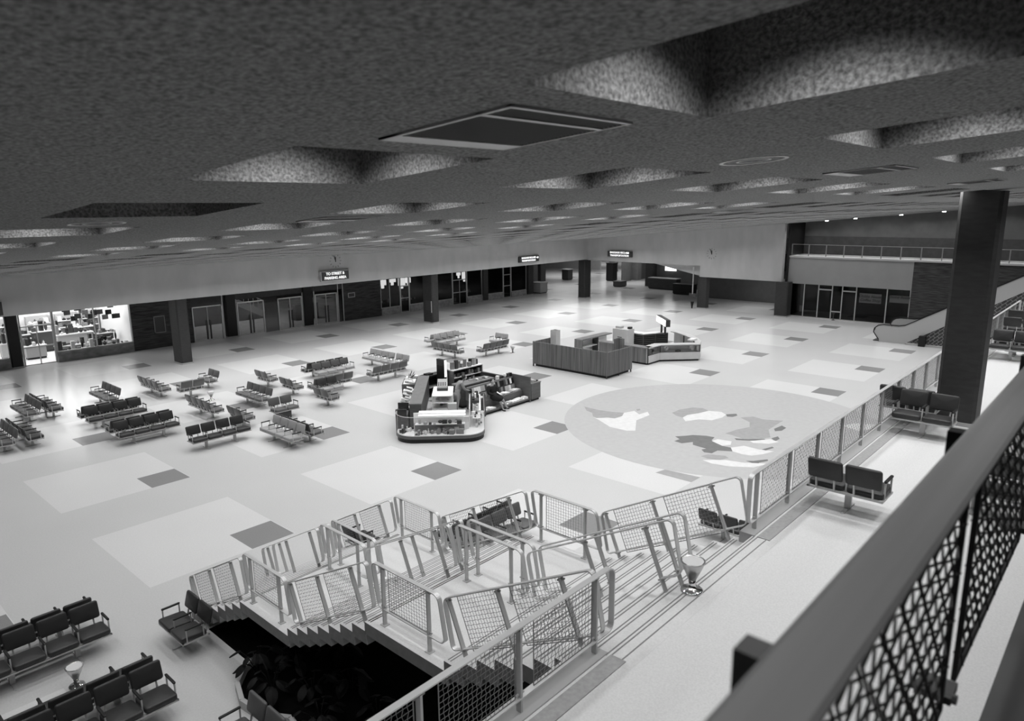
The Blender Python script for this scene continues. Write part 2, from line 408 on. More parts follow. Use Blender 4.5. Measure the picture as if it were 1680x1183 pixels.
def window(n, x0, x1, sill, sm, mull, gl='shopglass', y=29.05):
    f = MB(); m_ = .05
    for xx in [x0, x1] + mull: f.box(xx - m_ / 2, xx + m_ / 2, y - .05, y + .05, sill, 3.58)
    f.box(x0, x1, y - .05, y + .05, sill, sill + .05)
    o = struct(f.build('window_%d' % n, 'metal2'))
    MB().box(x0, x1, y - .005, y + .005, sill + .05, 3.55).build('glass', gl, o)
    if sm: MB().box(x0, x1, y - .12, y + .12, 0, sill).build('sill', sm, o)
window(1, 3.67, 7.72, .56, 'stone', [5.75])
window(2, -1.2, 1.4, .56, 'stone', [])
window(3, 26.42, 28.35, .56, 'stonelight', [27.3], 'darkglass')
window(4, 29.36, 34.15, .56, 'stonelight', [31.6], 'darkglass')
window(5, 35.95, 37.83, .56, 'stonelight', [], 'darkglass')
window(6, 38.55, 40.65, .55, 'stonelight', [], 'darkglass')
window(7, 41.8, 43.95, .5, 'stonelight', [], 'darkglass')
def door(n, x0, x1, h, leaves, top, mt='metal', gl='glass', y=29.05, midbar=None, handles=False):
    f = MB(); w = .06
    f.box(x0, x0 + w, y - .06, y + .06, 0, top); f.box(x1 - w, x1, y - .06, y + .06, 0, top); f.box(x0, x1, y - .06, y + .06, h - w, h)
    o = struct(f.build('door_%d' % n, mt))
    if top > h: MB().box(x0 + w, x1 - w, y - .005, y + .005, h, top).build('transom_glass', gl, o)
    lw = (x1 - x0 - 2 * w) / leaves
    for k in range(leaves):
        a = x0 + w + k * lw; l = MB(); g = .022
        l.box(a, a + g, y - .02, y + .02, .02, h - w); l.box(a + lw - g, a + lw, y - .02, y + .02, .02, h - w)
        l.box(a, a + lw, y - .02, y + .02, .02, .07)
        if midbar: l.box(a, a + lw, y - .025, y + .025, midbar, midbar + .06)
        lf = l.build('door_leaf', 'metal2', o)
        MB().box(a + g, a + lw - g, y - .004, y + .004, .07, h - w).build('pane', gl, lf)
        if handles:
            hx = a + lw - .12 if k == 0 else a + .12
            MB().box(hx - .05, hx + .05, y - .06, y - .03, .1, 1.35).build('push_plate', 'greyd', lf)
door(1, 11.42, 13.42, 2.26, 2, 2.26, handles=True)
door(2, 14.45, 16.4, 2.26, 2, 2.26, handles=True)
door(3, 17.45, 19.38, 2.24, 2, 2.24, handles=True)
door(4, 20.45, 22.35, 2.24, 2, 2.24, handles=True)
wallbox('window_8', 'darkglass', (16.4, 17.45, 29.03, 29.06, 0, 2.45), (22.35, 22.9, 29.03, 29.06, 0, 2.45))
wallbox('trim_1', 'metal2', (13.42, 13.5, 29, 29.1, 0, 3.5), (14.36, 14.42, 29, 29.1, 0, 2.5), (19.4, 19.45, 29, 29.1, 0, 2.5), (20.37, 20.42, 29, 29.1, 0, 2.5), (22.4, 22.46, 29, 29.1, 0, 3.4), (22.85, 22.9, 29, 29.1, 0, 3.5))
door(5, 2.02, 3.64, 2.22, 2, 3.55, 'metal2', 'shopglass', midbar=1.0)
door(6, 28.38, 29.34, 2.2, 1, 3.55, 'metal', 'darkglass', midbar=1.15)
door(7, 34.18, 35.92, 2.2, 2, 3.55, 'metal2', 'darkglass', midbar=1.05)
door(8, 40.7, 41.76, 2.2, 1, 3.55, 'metal2', 'darkglass', midbar=1.1)

# inside the bright shop
wallbox('wall_shop', 'white', (-3, 8.2, 35.5, 35.7, 0, 3.6), (-3.2, -3, 29.3, 35.7, 0, 3.6), (7.9, 8.1, 29.3, 35.5, 0, 3.6))
wallbox('floor_shop', 'white', (-3, 7.9, 29.3, 35.5, .002, .006))
for k, (x, y) in enumerate(((-.5, 32), (2.7, 31.3), (2.7, 34), (5.6, 31), (5.6, 33.8))):
    one('shop_light', MB().box(x - .7, x + .7, y - .25, y + .25, 3.52, 3.58), 'shopglow',
        ['lit ceiling panel over the far left of the bright shop', 'lit ceiling panel just inside the bright shop doors', 'lit ceiling panel deep inside the bright shop', 'lit ceiling panel above the bright window display', 'lit ceiling panel at the rear right of the bright shop'][k], 'light')
def shelfunit(x, y, w, label, n=4, mt='greyl', h=2.0):
    t = thing('display_shelf', label, 'shelf', (x, y, 0))
    s = MB(); s.box(-w / 2, -w / 2 + .04, -.2, .2, 0, h); s.box(w / 2 - .04, w / 2, -.2, .2, 0, h); s.box(-w / 2, w / 2, .17, .2, 0, h); s.build('frame', mt, t)
    for k in range(n): MB().box(-w / 2 + .04, w / 2 - .04, -.2, .17, .25 + k * (h - .3) / n, .29 + k * (h - .3) / n).build('shelf_board', 'white', t)
    return t
GOODS = ['black', 'greyd', 'grey', 'paper', 'white', 'greyl']
def goods(name, x0, x1, y0, y1, z, n, label, group, cat, smin=.08, smax=.28, hmax=.3, mats=None):
    for k in range(n):
        w = RND.uniform(smin, smax); d = RND.uniform(smin, min(smax, (y1 - y0))); h = RND.uniform(.06, hmax)
        step = (x1 - x0) / n; x = x0 + step * (k + .5); w = min(w, step * .92); y = RND.uniform(y0 + d / 2, max(y0 + d / 2 + .001, y1 - d / 2))
        m_ = MB(); kind = RND.random()
        if kind < .5: m_.box(x - w / 2, x + w / 2, y - d / 2, y + d / 2, z, z + h)
        elif kind < .8: m_.lathe([(w * .3, 0), (w * .48, h * .3), (w * .42, h * .6), (w * .16, h * .75), (w * .16, h)], 10, (x, y, z))
        else: m_.ball((x, y, z + h * .5), w / 2, d / 2, h / 2, 10, 6)
        one(name, m_, RND.choice(mats or GOODS), label, cat, group)
for k, (x, y, w, lab) in enumerate(((7.3, 34.9, 1.0, 'white back-wall shelf at the right end of the bright shop'), (4.4, 34.9, 1.3, 'white back-wall shelf left in the bright shop'), (6.0, 34.9, 1.3, 'white back-wall shelf right in the bright shop'), (2.4, 34.9, 1.6, 'white back-wall shelf seen through the shop doors'), (0.2, 34.9, 1.3, 'white back-wall shelf behind the far left shop window'))):
    shelfunit(x, y, w, lab)
    for q in range(4): goods('shop_item', x - w / 2 + .06, x + w / 2 - .06, 34.75, 35.05, .29 + q * 1.7 / 4, 4, 'small goods packed on the bright shop back shelves', 'goods on the bright shop shelves', 'goods', smin=.16, hmax=.34, mats=['black', 'greyd', 'grey', 'greyd', 'paper'])
def table(x, y, w, d, h, label, mt='greyl'):
    t = thing('display_table', label, 'table', (x, y, 0))
    MB().box(-w / 2, w / 2, -d / 2, d / 2, h - .06, h).build('tabletop', 'white', t)
    MB().box(-w / 2 + .05, w / 2 - .05, -d / 2 + .05, d / 2 - .05, .12, h - .06).build('cabinet', mt, t)
    MB().box(-w / 2 + .08, w / 2 - .08, -d / 2 + .08, d / 2 - .08, 0, .12).build('plinth', 'black', t)
for x, y, w, d, h, lab in ((3.15, 31.2, 1.1, .6, .8, 'white display counter just inside the bright shop doors'), (2.3, 32.4, 1.2, .6, .95, 'display counter behind the bright shop door counter'), (4.6, 30.0, 1.5, .6, .75, 'low display table at the left of the bright shop window'), (6.4, 30.0, 1.6, .6, .75, 'low display table at the right of the bright shop window'), (5.4, 31.8, 2.0, .6, 1.15, 'high display table behind the bright window tables')):
    table(x, y, w, d, h, lab)
    goods('shop_item', x - w / 2, x + w / 2, y - d / 2, y + d / 2, h, 8, mats=['black', 'greyd', 'greyd', 'grey', 'black', 'paper'], smin=.12, smax=.36, hmax=.6, label='small dark and pale goods on the bright shop tables', group='goods on the bright shop tables', cat='goods')
for x, y, w, d, h, lab in ((7.0, 31.6, 1.0, .6, 1.0, 'narrow display table at the right end of the bright shop'), (4.3, 33.2, 1.5, .6, 1.3, 'tall display table in the middle of the bright shop'), (6.3, 33.2, 1.5, .6, 1.3, 'tall display table at the rear right of the bright shop'), (3.0, 33.4, 1.0, .6, 1.2, 'tall display table behind the bright shop doors')):
    table(x, y, w, d, h, lab, 'greyd')
    goods('shop_item', x - w / 2, x + w / 2, y - d / 2, y + d / 2, h, 7, 'small dark and pale goods on the bright shop tables', 'goods on the bright shop tables', 'goods', .12, .36, .6, ['black', 'greyd', 'greyd', 'grey', 'black', 'paper'])
goods('shop_item', 3.8, 7.6, 29.3, 29.65, .57, 16, 'small goods standing on the marble window sill of the bright shop', 'goods along the bright shop window', 'goods', hmax=.55, smin=.12, mats=['black', 'greyd', 'grey', 'black', 'paper'])
MB_ = MB().box(3.7, 7.7, 29.25, 29.7, 0, .565); one('window_ledge', MB_, 'white', 'white display ledge behind the marble sill of the bright shop', 'ledge')
for k in range(16):
    x = 4.6 + k * .19 + RND.uniform(-.05, .05); y = 30.4 + RND.uniform(-.3, .3); z = RND.uniform(1.9, 2.7)
    m_ = MB(); m_.prism([(x + .16 * math.cos(a) * (1 + .4 * math.cos(3 * a)), y + .05 * math.sin(a)) for a in [2 * PI * q / 9 for q in range(9)]], z, z + .28); m_.tube([(x, y, z + .28), (x, y, 3.6)], .004, 4)
    one('hanging_toy', m_, RND.choice(['black', 'greyd', 'grey', 'black']), 'small soft goods hanging from the ceiling of the bright shop window', 'hanging goods', 'goods hanging in the bright shop window')

# dark shops: deep dark rooms with self-glowing shapes standing for the glare at the top
wallbox('wall_shop_dark', 'darkwall', (26.2, 44.2, 33, 33.2, 0, 3.6), (26.2, 26.4, 29.3, 33, 0, 3.6), (44.0, 44.2, 29.6, 33, 0, 3.6))
for k, (x, w) in enumerate(((27.0, .9), (27.9, .7), (28.9, .7), (29.9, .7), (30.6, .5), (36.5, .45), (37.2, .5))):
    m_ = MB(); zb = 2.0 + .18 * (k % 3); m_.prism([(x - w / 2, 30.6), (x + w / 2, 30.6), (x + w / 2, 30.7), (x - w / 2, 30.7)], zb, 2.62); m_.prism([(x - w / 6, 30.6), (x + w / 6, 30.6), (x + w / 6, 30.7), (x - w / 6, 30.7)], zb - .25, zb); m_.box(x - .01, x + .01, 30.64, 30.66, 2.62, 3.6)
    one('hanging_glow', m_, 'panelglow', 'white hanging display made to glow for the glare high in the dark shop window', 'lit display', 'glowing shapes for the glare in the dark shop windows')
for x in (27.4, 30.2, 36.8): goods('shop_item', x - .8, x + .8, 30.0, 30.4, 0.8, 7, 'dim goods on a stand inside the dark shop windows', 'goods in the dark shop windows', 'goods', hmax=.5)
for x in (27.4, 30.2, 36.8): one('display_stand', MB().box(x - .85, x + .85, 29.95, 30.45, 0, .8), 'greyd', {27.4: 'low dark display stand in the dark shop window left of its glass door', 30.2: 'low dark display stand in the dark shop window behind the middle column', 36.8: 'low dark display stand in the dark shop window right of the double door'}[x], 'stand')

# outside the street doors
wallbox('floor_outside', 'ground', (8.2, 26.2, 29.3, 44, -.02, .004))
wallbox('wall_outside', 'darkwall', (4, 40, 44, 44.2, 0, 6))
rt = thing('ramp', 'dark sloping ramp with pale parapet seen outside through the street doors', 'ramp', (16, 35.3, 0))
MB().extr([(-6, 0, 0), (3.9, 0, 0), (-2.9, 0, 3.55), (-6, 0, 3.55)], (0, .3, 0)).build('side_wall', 'greyd', rt)
MB().extr([(-2.9, 0, 3.55), (3.9, 0, 0), (3.9, 0, .55), (-2.9, 0, 4.1)], (0, .3, 0)).build('parapet', 'grey', rt)
m_ = MB(); m_.tube([(-2.9, .15, 4.9), (3.9, .15, 1.35)], .03, 6); m_.build('handrail', 'metal2', rt)
for k in range(18):
    x = -2.8 + k * .39; z = 4.1 - (x + 2.9) * .522
    MB().tube([(x, .15, z - .1), (x, .15, z + .8)], .018, 5).build('baluster', 'metal2', rt)
one('brick_planter', MB().box(20.6, 22.6, 32, 33, 0, 1.2), 'greyd', 'dark block standing outside the fourth street door', 'planter')

# frames on the brick wall
def wallframe(x, z, w, h, label, cat):
    t = thing('wall_plaque', label, cat, (x, 29, z))
    f = MB(); e = .05
    for q in ((-w / 2, w / 2, -h / 2, -h / 2 + e), (-w / 2, w / 2, h / 2 - e, h / 2), (-w / 2, -w / 2 + e, -h / 2, h / 2), (w / 2 - e, w / 2, -h / 2, h / 2)): f.box(q[0], q[1], -.05, 0, q[2], q[3])
    f.build('frame', 'greyl' if cat == 'plaque' else 'grey', t)
    MB().box(-w / 2 + e, w / 2 - e, -.03, 0, -h / 2 + e, h / 2 - e).build('panel', 'greyd', t)
wallframe(23.62, 1.92, .62, .36, 'small pale-framed plaque on the dark brick wall right of the street doors', 'plaque')
wallframe(9.35, 1.45, .68, 1.05, 'dim framed cabinet on the dark brick wall beside the left column', 'cabinet')

# ---------------------------------------------------------------- signs and clocks
def text_mesh(body, size, name, parent, m, T, ext=.01, align='CENTER', space=1.15, shear=0):
    cu = bpy.data.curves.new(name, 'FONT'); cu.body = body; cu.size = size; cu.align_x = align; cu.align_y = 'CENTER'; cu.extrude = ext; cu.space_line = space; cu.shear = shear
    cu.offset = size * .012
    tmp = bpy.data.objects.new(name, cu); COL.objects.link(tmp)
    dg = bpy.context.evaluated_depsgraph_get(); me = bpy.data.meshes.new_from_object(tmp.evaluated_get(dg))
    bpy.data.objects.remove(tmp)
    me.materials.clear(); me.materials.append(M[m])
    o = bpy.data.objects.new(name, me); COL.objects.link(o); o.parent = parent; o.matrix_local = T
    return o
def hall_sign(loc, rz, w, h, body, label, border, size, arrow=False, off=0):
    t = thing('overhead_sign', label, 'sign', loc, rz)
    MB().box(-w / 2, w / 2, -.16, 0, -h / 2, h / 2).build('sign_board', 'greyd', t)
    if border:
        f = MB(); e = .045
        for q in ((-w / 2 - e, w / 2 + e, -h / 2 - e, -h / 2), (-w / 2 - e, w / 2 + e, h / 2, h / 2 + e), (-w / 2 - e, -w / 2, -h / 2, h / 2), (w / 2, w / 2 + e, -h / 2, h / 2)): f.box(q[0], q[1], -.18, 0, q[2], q[3])
        f.build('border', 'greyl', t)
    if body: text_mesh(body, size, 'lettering', t, 'signglow', Matrix.Translation((off, -.175, 0)) @ Matrix.Rotation(PI / 2, 4, 'X'))
    if arrow:
        a = MB(); a.extr([(w / 2 - .34, -.165, .05), (w / 2 - .34, -.165, .13), (w / 2 - .2, -.165, .13), (w / 2 - .2, -.165, .19), (w / 2 - .06, -.165, .09), (w / 2 - .2, -.165, -.01), (w / 2 - .2, -.165, .05)], (0, -.012, 0)); a.build('arrow', 'signglow', t)
hall_sign((17.98, 22.75, 4.165), 0, 2.05, .55, 'TO STREET &\nPARKING AREA', 'lit sign reading TO STREET & PARKING AREA under the left clock', True, .235)
hall_sign((37.0, 22.75, 4.12), 0, 2.5, .47, 'BAGGAGE RECLAIM\nTRANSPORTATION', 'lit arrow sign on the left beam near the inside corner', False, .2, True, -.1)
hall_sign((45.5, 19.25, 4.2), -PI / 2, 2.55, .5, 'BAGGAGE RECLAIM\nTRANSPORTATION', 'lit sign without arrow on the right beam by the inside corner', False, .225)
hall_sign((-.72, 22.75, 4.0), 0, 1.5, .62, '', 'edge of a framed dark sign at the far left of the beam', True, .2)
def clock(loc, rz, label, r=.44):
    t = thing('wall_clock', label, 'clock', loc, rz)
    for k in range(12):
        a = 2 * PI * k / 12; T_ = TR(0, -.02, 0, ry=a)
        MB().box(-.018, .018, -.015, .015, r - .1, r, T_).build('hour_mark', 'grey', t)
    MB().box(-.02, .02, -.02, .0, -.06, r * .82, TR(0, -.03, 0, ry=math.radians(-18))).build('minute_hand', 'black', t)
    MB().box(-.026, .026, -.02, .0, -.06, r * .6, TR(0, -.02, 0, ry=math.radians(2))).build('hour_hand', 'black', t)
clock((18.15, 22.75, 5.08), 0, 'numberless wall clock of dark marks on the left beam above the street sign')
clock((45.5, 10.5, 4.53), -PI / 2, 'numberless wall clock of dark marks on the right beam')

# ---------------------------------------------------------------- right wall (x = 45.5), hall beyond, restaurant front
w = MB()
def wall2(y0, y1, zb):
    w.extr([(45.5, y0, zb), (45.5, y1, zb), (45.5, y1, zc(y1) + .3), (45.5, y0, zc(y0) + .3)], (.4, 0, 0))
wall2(11.5, 22.75, 3.52); wall2(4.7, 11.5, 2.62)
struct(w.build('wall_back', 'plaster'))
wallbox('ceiling_hall', 'plaster', (45.88, 95, 11.4, 62, 3.56, 3.7), (45.9, 56, 4.6, 11.5, 2.62, 2.8), (44.2, 46, 29, 62, 3.52, 3.7))
sl = MB(); sl.extr([(45.95, 16.2, 3.52), (45.95, 11.5, 3.52), (45.95, 11.5, 2.62)], (3.5, 0, 0)); struct(sl.build('ceiling_slope', 'plaster'))
wallbox('wall_hall_dark', 'greywall', (52.5, 52.8, 4.6, 14.3, 0, 3.5))
wallbox('wall_hall', 'greywall', (94.8, 95, 4, 62, 0, 3.6), (44, 95, 61.8, 62, 0, 3.6))
wallbox('wall_recess', 'black', (45.9, 48.9, 4.45, 4.6, 0, 7.6))
# restaurant
wallbox('wall_right_fascia', 'fascia', (46.1, 46.3, -4.05, 4.55, 2.5, 4.45))
wallbox('wall_right', 'brick', (46.1, 46.4, -26, -4.05, 0, 4.4))
wallbox('floor_balcony', 'plaster', (46.05, 49, -26, 4.5, 4.45, 4.56))
wallbox('wall_balcony', 'greywall', (48.9, 49.1, -26, 4.5, 5.95, 9.6))
wallbox('wall_balcony_dark', 'darkwall', (48.88, 49.05, -26, 4.5, 4.5, 5.95))
br = thing('balcony_railing', 'thin pale railing along the balcony above the restaurant', 'railing', (46.4, 0, 4.56))
m_ = MB(); m_.tube([(0, 4.4, .85), (0, -22, .85)], .025, 6); m_.build('top_rail', 'grey', br)
m_ = MB(); m_.tube([(0, 4.4, .1), (0, -22, .1)], .02, 6); m_.build('bottom_rail', 'grey', br)
for k in range(21):
    MB().box(-.03, .03, 4.4 - k * 1.25 - .03, 4.4 - k * 1.25 + .03, 0, .85).build('post', 'grey', br)
f = MB()
for yy in (4.5, 3.2, 2.15, 1.17, .46, -.5, -2.53, -4.0): f.box(46.2, 46.27, yy - .035, yy + .035, 0, 2.5)
for y0, y1, z in ((2.15, 1.17, 2.12), (.46, -.5, 2.1), (1.17, .46, .55)): f.box(46.2, 46.27, y1, y0, z, z + .09)
f.box(46.2, 46.27, -4, 4.5, 0, .06)
o = struct(f.build('window_9', 'greyl'))
MB().box(46.22, 46.23, -4, 4.5, .06, 2.5).build('glass', 'darkglass', o)
wallbox('wall_restaurant', 'black', (50, 50.2, -4.2, 4.6, 0, 2.6), (46.4, 50, -4.3, -4.1, 0, 2.6), (46.3, 50, -4.2, 4.5, 2.5, 2.6))
def shop_sign(y, w_, h, z, body, label):
    t = thing('window_sign', label, 'sign', (46.19, y, z), -PI / 2)
    MB().box(-w_ / 2, w_ / 2, -.02, 0, -h / 2, h / 2).build('sign_board', 'boardgrey', t)
    text_mesh(body, .27, 'lettering', t, 'black', Matrix.Translation((0, -.028, 0)) @ Matrix.Rotation(PI / 2, 4, 'X'), .004, shear=.25, space=1.0)
shop_sign(-1.47, 1.46, .68, 1.75, 'Dobbs House\nCoffee Shop', 'grey two-line sign reading Coffee Shop behind the restaurant glass')
shop_sign(-3.35, 1.25, .5, 1.83, 'Dining Room\n', 'grey sign reading Dining Room at the right end of the restaurant glass')
for x, y in ((47.5, 2.4), (47.5, .4), (47.5, -2.6), (47.5, -5.2)):
    one('downlight', MB().lathe([(.0, -.03), (.11, -.03), (.11, .03), (0, .03)], 16, (x, y, zc(y) - .02)), 'lamp', {2.4: 'leftmost small lit ceiling downlight above the balcony', .4: 'second small lit ceiling downlight above the balcony from the left', -2.6: 'third small lit ceiling downlight above the balcony from the left', -5.2: 'small lit ceiling downlight above the balcony beside the tall near column'}[y], 'light')
one('ash_stand', MB().lathe([(.12, 0), (.12, .03), (.03, .06), (.03, .4), (.11, .55), (.11, .58)], 14, (45.9, .85, 0)), 'greyd', 'small dark ash stand before the restaurant door', 'ash stand')

# distant hall things
for k, (x, y, wd, dp, h, m, nm, lab, cat) in enumerate((
    (46.1, 29.2, 1.1, 1.3, 1.0, 'greyl', 'desk', 'pale boxy desk beside the far end of the shops', 'desk'),
    (60.3, 30.2, .9, .9, 2.0, 'black', 'kiosk', 'dark round-topped kiosk far down the hall under the lit sign', 'kiosk'),
    (55.7, 26.0, 1.2, .9, .55, 'greyd', 'bench', 'low dark bench out on the far hall floor', 'bench'),
    (56.3, 21.0, .9, 3.2, 1.1, 'wooddark', 'counter', 'dark counter with pale edge below the glowing window', 'counter'),
    (53.6, 17.2, 1.0, 2.0, .95, 'black', 'desk', 'black desk and chairs beside the dark hall wall', 'desk'),
    (58.2, 35.0, .9, .9, 1.2, 'wooddark', 'cart', 'dark cart in the left of the far hall', 'cart'))):
    t = thing(nm, lab, cat, (x, y, 0))
    MB().box(-wd / 2, wd / 2, -dp / 2, dp / 2, .08, h).build('body', m, t)
    MB().box(-wd / 2 + .06, wd / 2 - .06, -dp / 2 + .06, dp / 2 - .06, 0, .08).build('plinth', 'black', t)
    MB().box(-wd / 2 - .05, wd / 2 + .05, -dp / 2 - .05, dp / 2 + .05, h, h + .06).build('top', 'greyl' if m in ('greyl', 'wooddark') else m, t)
for x, y, lab in ((57.6, 23.4, 'dark column in the far hall left of the glowing window'), (62.3, 28.2, 'grey column in the middle of the far hall'), (70, 36.5, 'most distant grey column in the far hall'), (50.0, 33.4, 'dark column beyond the shops at the left of the hall opening'), (54.5, 36.0, 'slim column in the left of the far hall by the dark cart')):
    pillar('column', lab, x - .45, x + .45, y - .45, y + .45, 0, 3.5, 'greywall' if 'grey' in lab else 'column')
wallbox('wall_hall_left', 'darkwall', (44.2, 50, 33.6, 33.8, 0, 3.5), (50, 53, 36.5, 36.8, 0, 3.5), (53, 58, 39, 39.3, 0, 3.5))
wallbox('wall_hall_far', 'cream', (72, 72.2, 40, 62, 0, 3.5))
wallbox('wall_hall_right', 'greywall', (60, 80, 28.5, 28.7, 0, 3.5), (58, 58.3, 17, 23, 0, 3.5), (52.8, 58.3, 14.2, 14.4, 0, 3.5))
one('lit_window', MB().box(57.9, 57.96, 20.6, 21.9, 1.75, 2.3), 'panelglow', 'glowing window above the dark counter in the far hall', 'window')
rp = thing('rope_post', 'pale post with chain ring and black urn beside the narrow far column', 'post', (45.3, 11.95, 0))
MB().tube([(0, 0, 1.2), (0, 0, 3.4)], .05, 8).build('pole', 'greyl', rp)
MB().box(-.03, .03, -.3, .3, 1.0, 1.25).build('bracket', 'greyd', rp)
MB().lathe([(.05, 0), (.12, .45), (.16, .55), (.1, .56)], 12).build('urn', 'black', rp)

# ---------------------------------------------------------------- enclosing walls that the camera does not face
wallbox('wall_near', 'greywall', (-16.2, -16, -26, 29.3, 0, 10.5))
wallbox('wall_side', 'greywall', (-16, 49, -26.2, -26, 0, 10.5))

# ---------------------------------------------------------------- escalator
XE = 39.0
es = thing('escalator', 'pale-sided escalator rising to the right behind the tall column', 'escalator', (XE, -4, 0))
def esc_side(x, nm):
    prof = [(-3.85, .62), (-3.95, .82), (-4.1, .94), (-4.35, 1.0), (-5.2, 1.0), (-5.55, 1.07), (-13.0, 5.5), (-13.0, 4.7), (-5.75, .12), (-5.6, 0), (-4.2, 0), (-4.05, .3), (-3.88, .45)]
    MB().extr([(x - XE, y + 4, z) for y, z in prof], (.12, 0, 0)).build(nm, 'greyl', es)
    hp = [(-4.15, .12), (-3.98, .35), (-3.82, .58), (-3.86, .82), (-4.05, 1.0), (-4.35, 1.07), (-5.2, 1.07), (-5.55, 1.14), (-13.0, 5.57)]
    h_ = MB()
    for i in range(len(hp) - 1):
        (ya, za), (yb, zb) = hp[i], hp[i + 1]
        d = Vector((0, yb - ya, zb - za)).normalized(); n_ = Vector((0, -d.z, d.y)) * .026
        h_.extr([Vector((x - XE - .02, ya + 4, za)) - n_, Vector((x - XE - .02, ya + 4, za)) + n_, Vector((x - XE - .02, yb + 4, zb)) + n_, Vector((x - XE - .02, yb + 4, zb)) - n_], (.16, 0, 0))
    h_.build('handrail', 'black', es)
esc_side(39.0, 'side_panel'); esc_side(42.7, 'side_panel')
m_ = MB()
for k in range(32):
    y = -5.6 - k * .34; z = .1 + k * .2
    if y < -13: break
    m_.box(.13, 3.7, y - .34 + 4, y + 4, z - .2, z + .02)
m_.box(.13, 3.7, -5.6 + 4, .2, 0, .05); m_.build('steps', 'greyd', es)
wp = MB(); wp.extr([(39.05, -5.75, 0), (39.05, -13.0, 0), (39.05, -13.0, 4.7), (39.05, -5.9, .2)], (.1, 0, 0)); o = struct(wp.build('wall_escalator', 'pattern'))
one('waste_bin', MB().box(38.7, 39.0, -6.75, -6.4, 0, .62), 'black', 'small black bin against the patterned panel under the escalator', 'bin')
wallbox('trim_2', 'greyl', (38.85, 39.05, -12.6, -5.7, 0, .1))

# ---------------------------------------------------------------- upper floor and stairs
wallbox('floor_upper', ['upfloor'], (-16, 24.9, -26, -12.78, ZU - .35, ZU))
wallbox('trim_curb_shade', 'curb_shade', (-16, -2.86, -13.0, -12.82, ZU, ZU + .012), (.72, 24.9, -13.0, -12.82, ZU, ZU + .012))  # grey strip paints in the soft shadow and curb at the rail foot
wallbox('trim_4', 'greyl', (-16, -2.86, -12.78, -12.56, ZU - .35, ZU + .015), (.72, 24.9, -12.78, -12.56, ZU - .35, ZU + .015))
wallbox('wall_under_shade', 'black', (-16, 24.9, -13.4, -13.2, 0, ZU - .35))  # black sheet standing in for the shadowed void below the upper floor
XS0, XS1 = -2.95, .80
st = thing('staircase', 'pale terrazzo staircase with two landings between the upper floor and the hall', 'staircase', (-1.07, -8, 0))
def flight(ytop, ztop, n, tread, rise, nm='flight'):
    """steps descend towards +y from (ytop, ztop); n risers"""
    up = []; y, z = ytop, ztop
    for k in range(n):
        up.append((y, z)); z -= rise; up.append((y, z))
        if k < n - 1: y += tread; 
    # saw-tooth underside
    dn = [(yy - .04, zz - .21) for yy, zz in up[1:]]
    prof = up + ([(up[-1][0] - .04, max(up[-1][1] - .21, .0))] if False else [])
    poly = up + dn[::-1]
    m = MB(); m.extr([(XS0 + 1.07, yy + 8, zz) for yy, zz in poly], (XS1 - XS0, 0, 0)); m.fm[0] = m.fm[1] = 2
    m.m = 1
    for k in range(n):
        yy, zz = up[2 * k]
        for dy in (.03, .075): 
            if k > 0 or True: m.box(XS0 + 1.12, XS1 + 1.02, yy - dy - .008 + 8, yy - dy + .008 + 8, zz, zz + .003)
    # y of nosing is the outer edge of the tread
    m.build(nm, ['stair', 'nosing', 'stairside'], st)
TR_ = .32
flight(-12.75, ZU, 9, 2.43 / 8, (ZU - ZL2) / 9)
flight(-8.62, ZL2, 8, TR_, (ZL2 - ZL1) / 8)
flight(-4.72, ZL1, 8, TR_, ZL1 / 8)
def landing(y0, y1, z):
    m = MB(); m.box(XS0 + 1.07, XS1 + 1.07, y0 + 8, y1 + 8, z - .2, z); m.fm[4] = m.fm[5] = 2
    m.m = 1
    for dy in (.03, .075): m.box(XS0 + 1.12, XS1 + 1.02, y1 - dy - .008 + 8, y1 - dy + .008 + 8, z, z + .003)
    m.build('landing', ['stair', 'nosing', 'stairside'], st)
landing(-10.32, -8.62, ZL2); landing(-6.38, -4.72, ZL1)
m_ = MB(); m_.box(XS0 + 1.07, XS1 + 1.07, -13.1 + 8, -12.75 + 8, ZU - .3, ZU + .001); m_.m = 1
for dy in (.03, .075, .2): m_.box(XS0 + 1.12, XS1 + 1.02, -12.75 - dy - .008 + 8, -12.75 - dy + .008 + 8, ZU + .001, ZU + .004)
m_.build('top_step', ['stair', 'nosing'], st)

def wires(m, u0, u1, v0, v1, F, pitch=.055, r=.0032, amp=.005, n=3):
    O, U, V, N = F
    nu = max(2, round((u1 - u0) / pitch)); nv = max(2, round((v1 - v0) / pitch))
    P = lambda u, v, w_: O + U * u + V * v + N * w_
    for i in range(nu + 1):
        u = u0 + (u1 - u0) * i / nu
        if i in (0, nu): m.tube([P(u, v0, 0), P(u, v1, 0)], r * 2, n, False); continue
        m.tube([P(u + (.004 if (i + j) % 2 else -.004), v0 + (v1 - v0) * j / nv, amp * (1 if (i + j) % 2 else -1)) for j in range(nv + 1)], r if 0 < i < nu else r * 2, n, False)
    for j in range(nv + 1):
        v = v0 + (v1 - v0) * j / nv
        if j in (0, nv): m.tube([P(u0, v, 0), P(u1, v, 0)], r * 2, n, False); continue
        m.tube([P(u0 + (u1 - u0) * i / nu, v + (.004 if (i + j) % 2 else -.004), -amp * (1 if (i + j) % 2 else -1)) for i in range(nu + 1)], r if 0 < j < nv else r * 2, n, False)
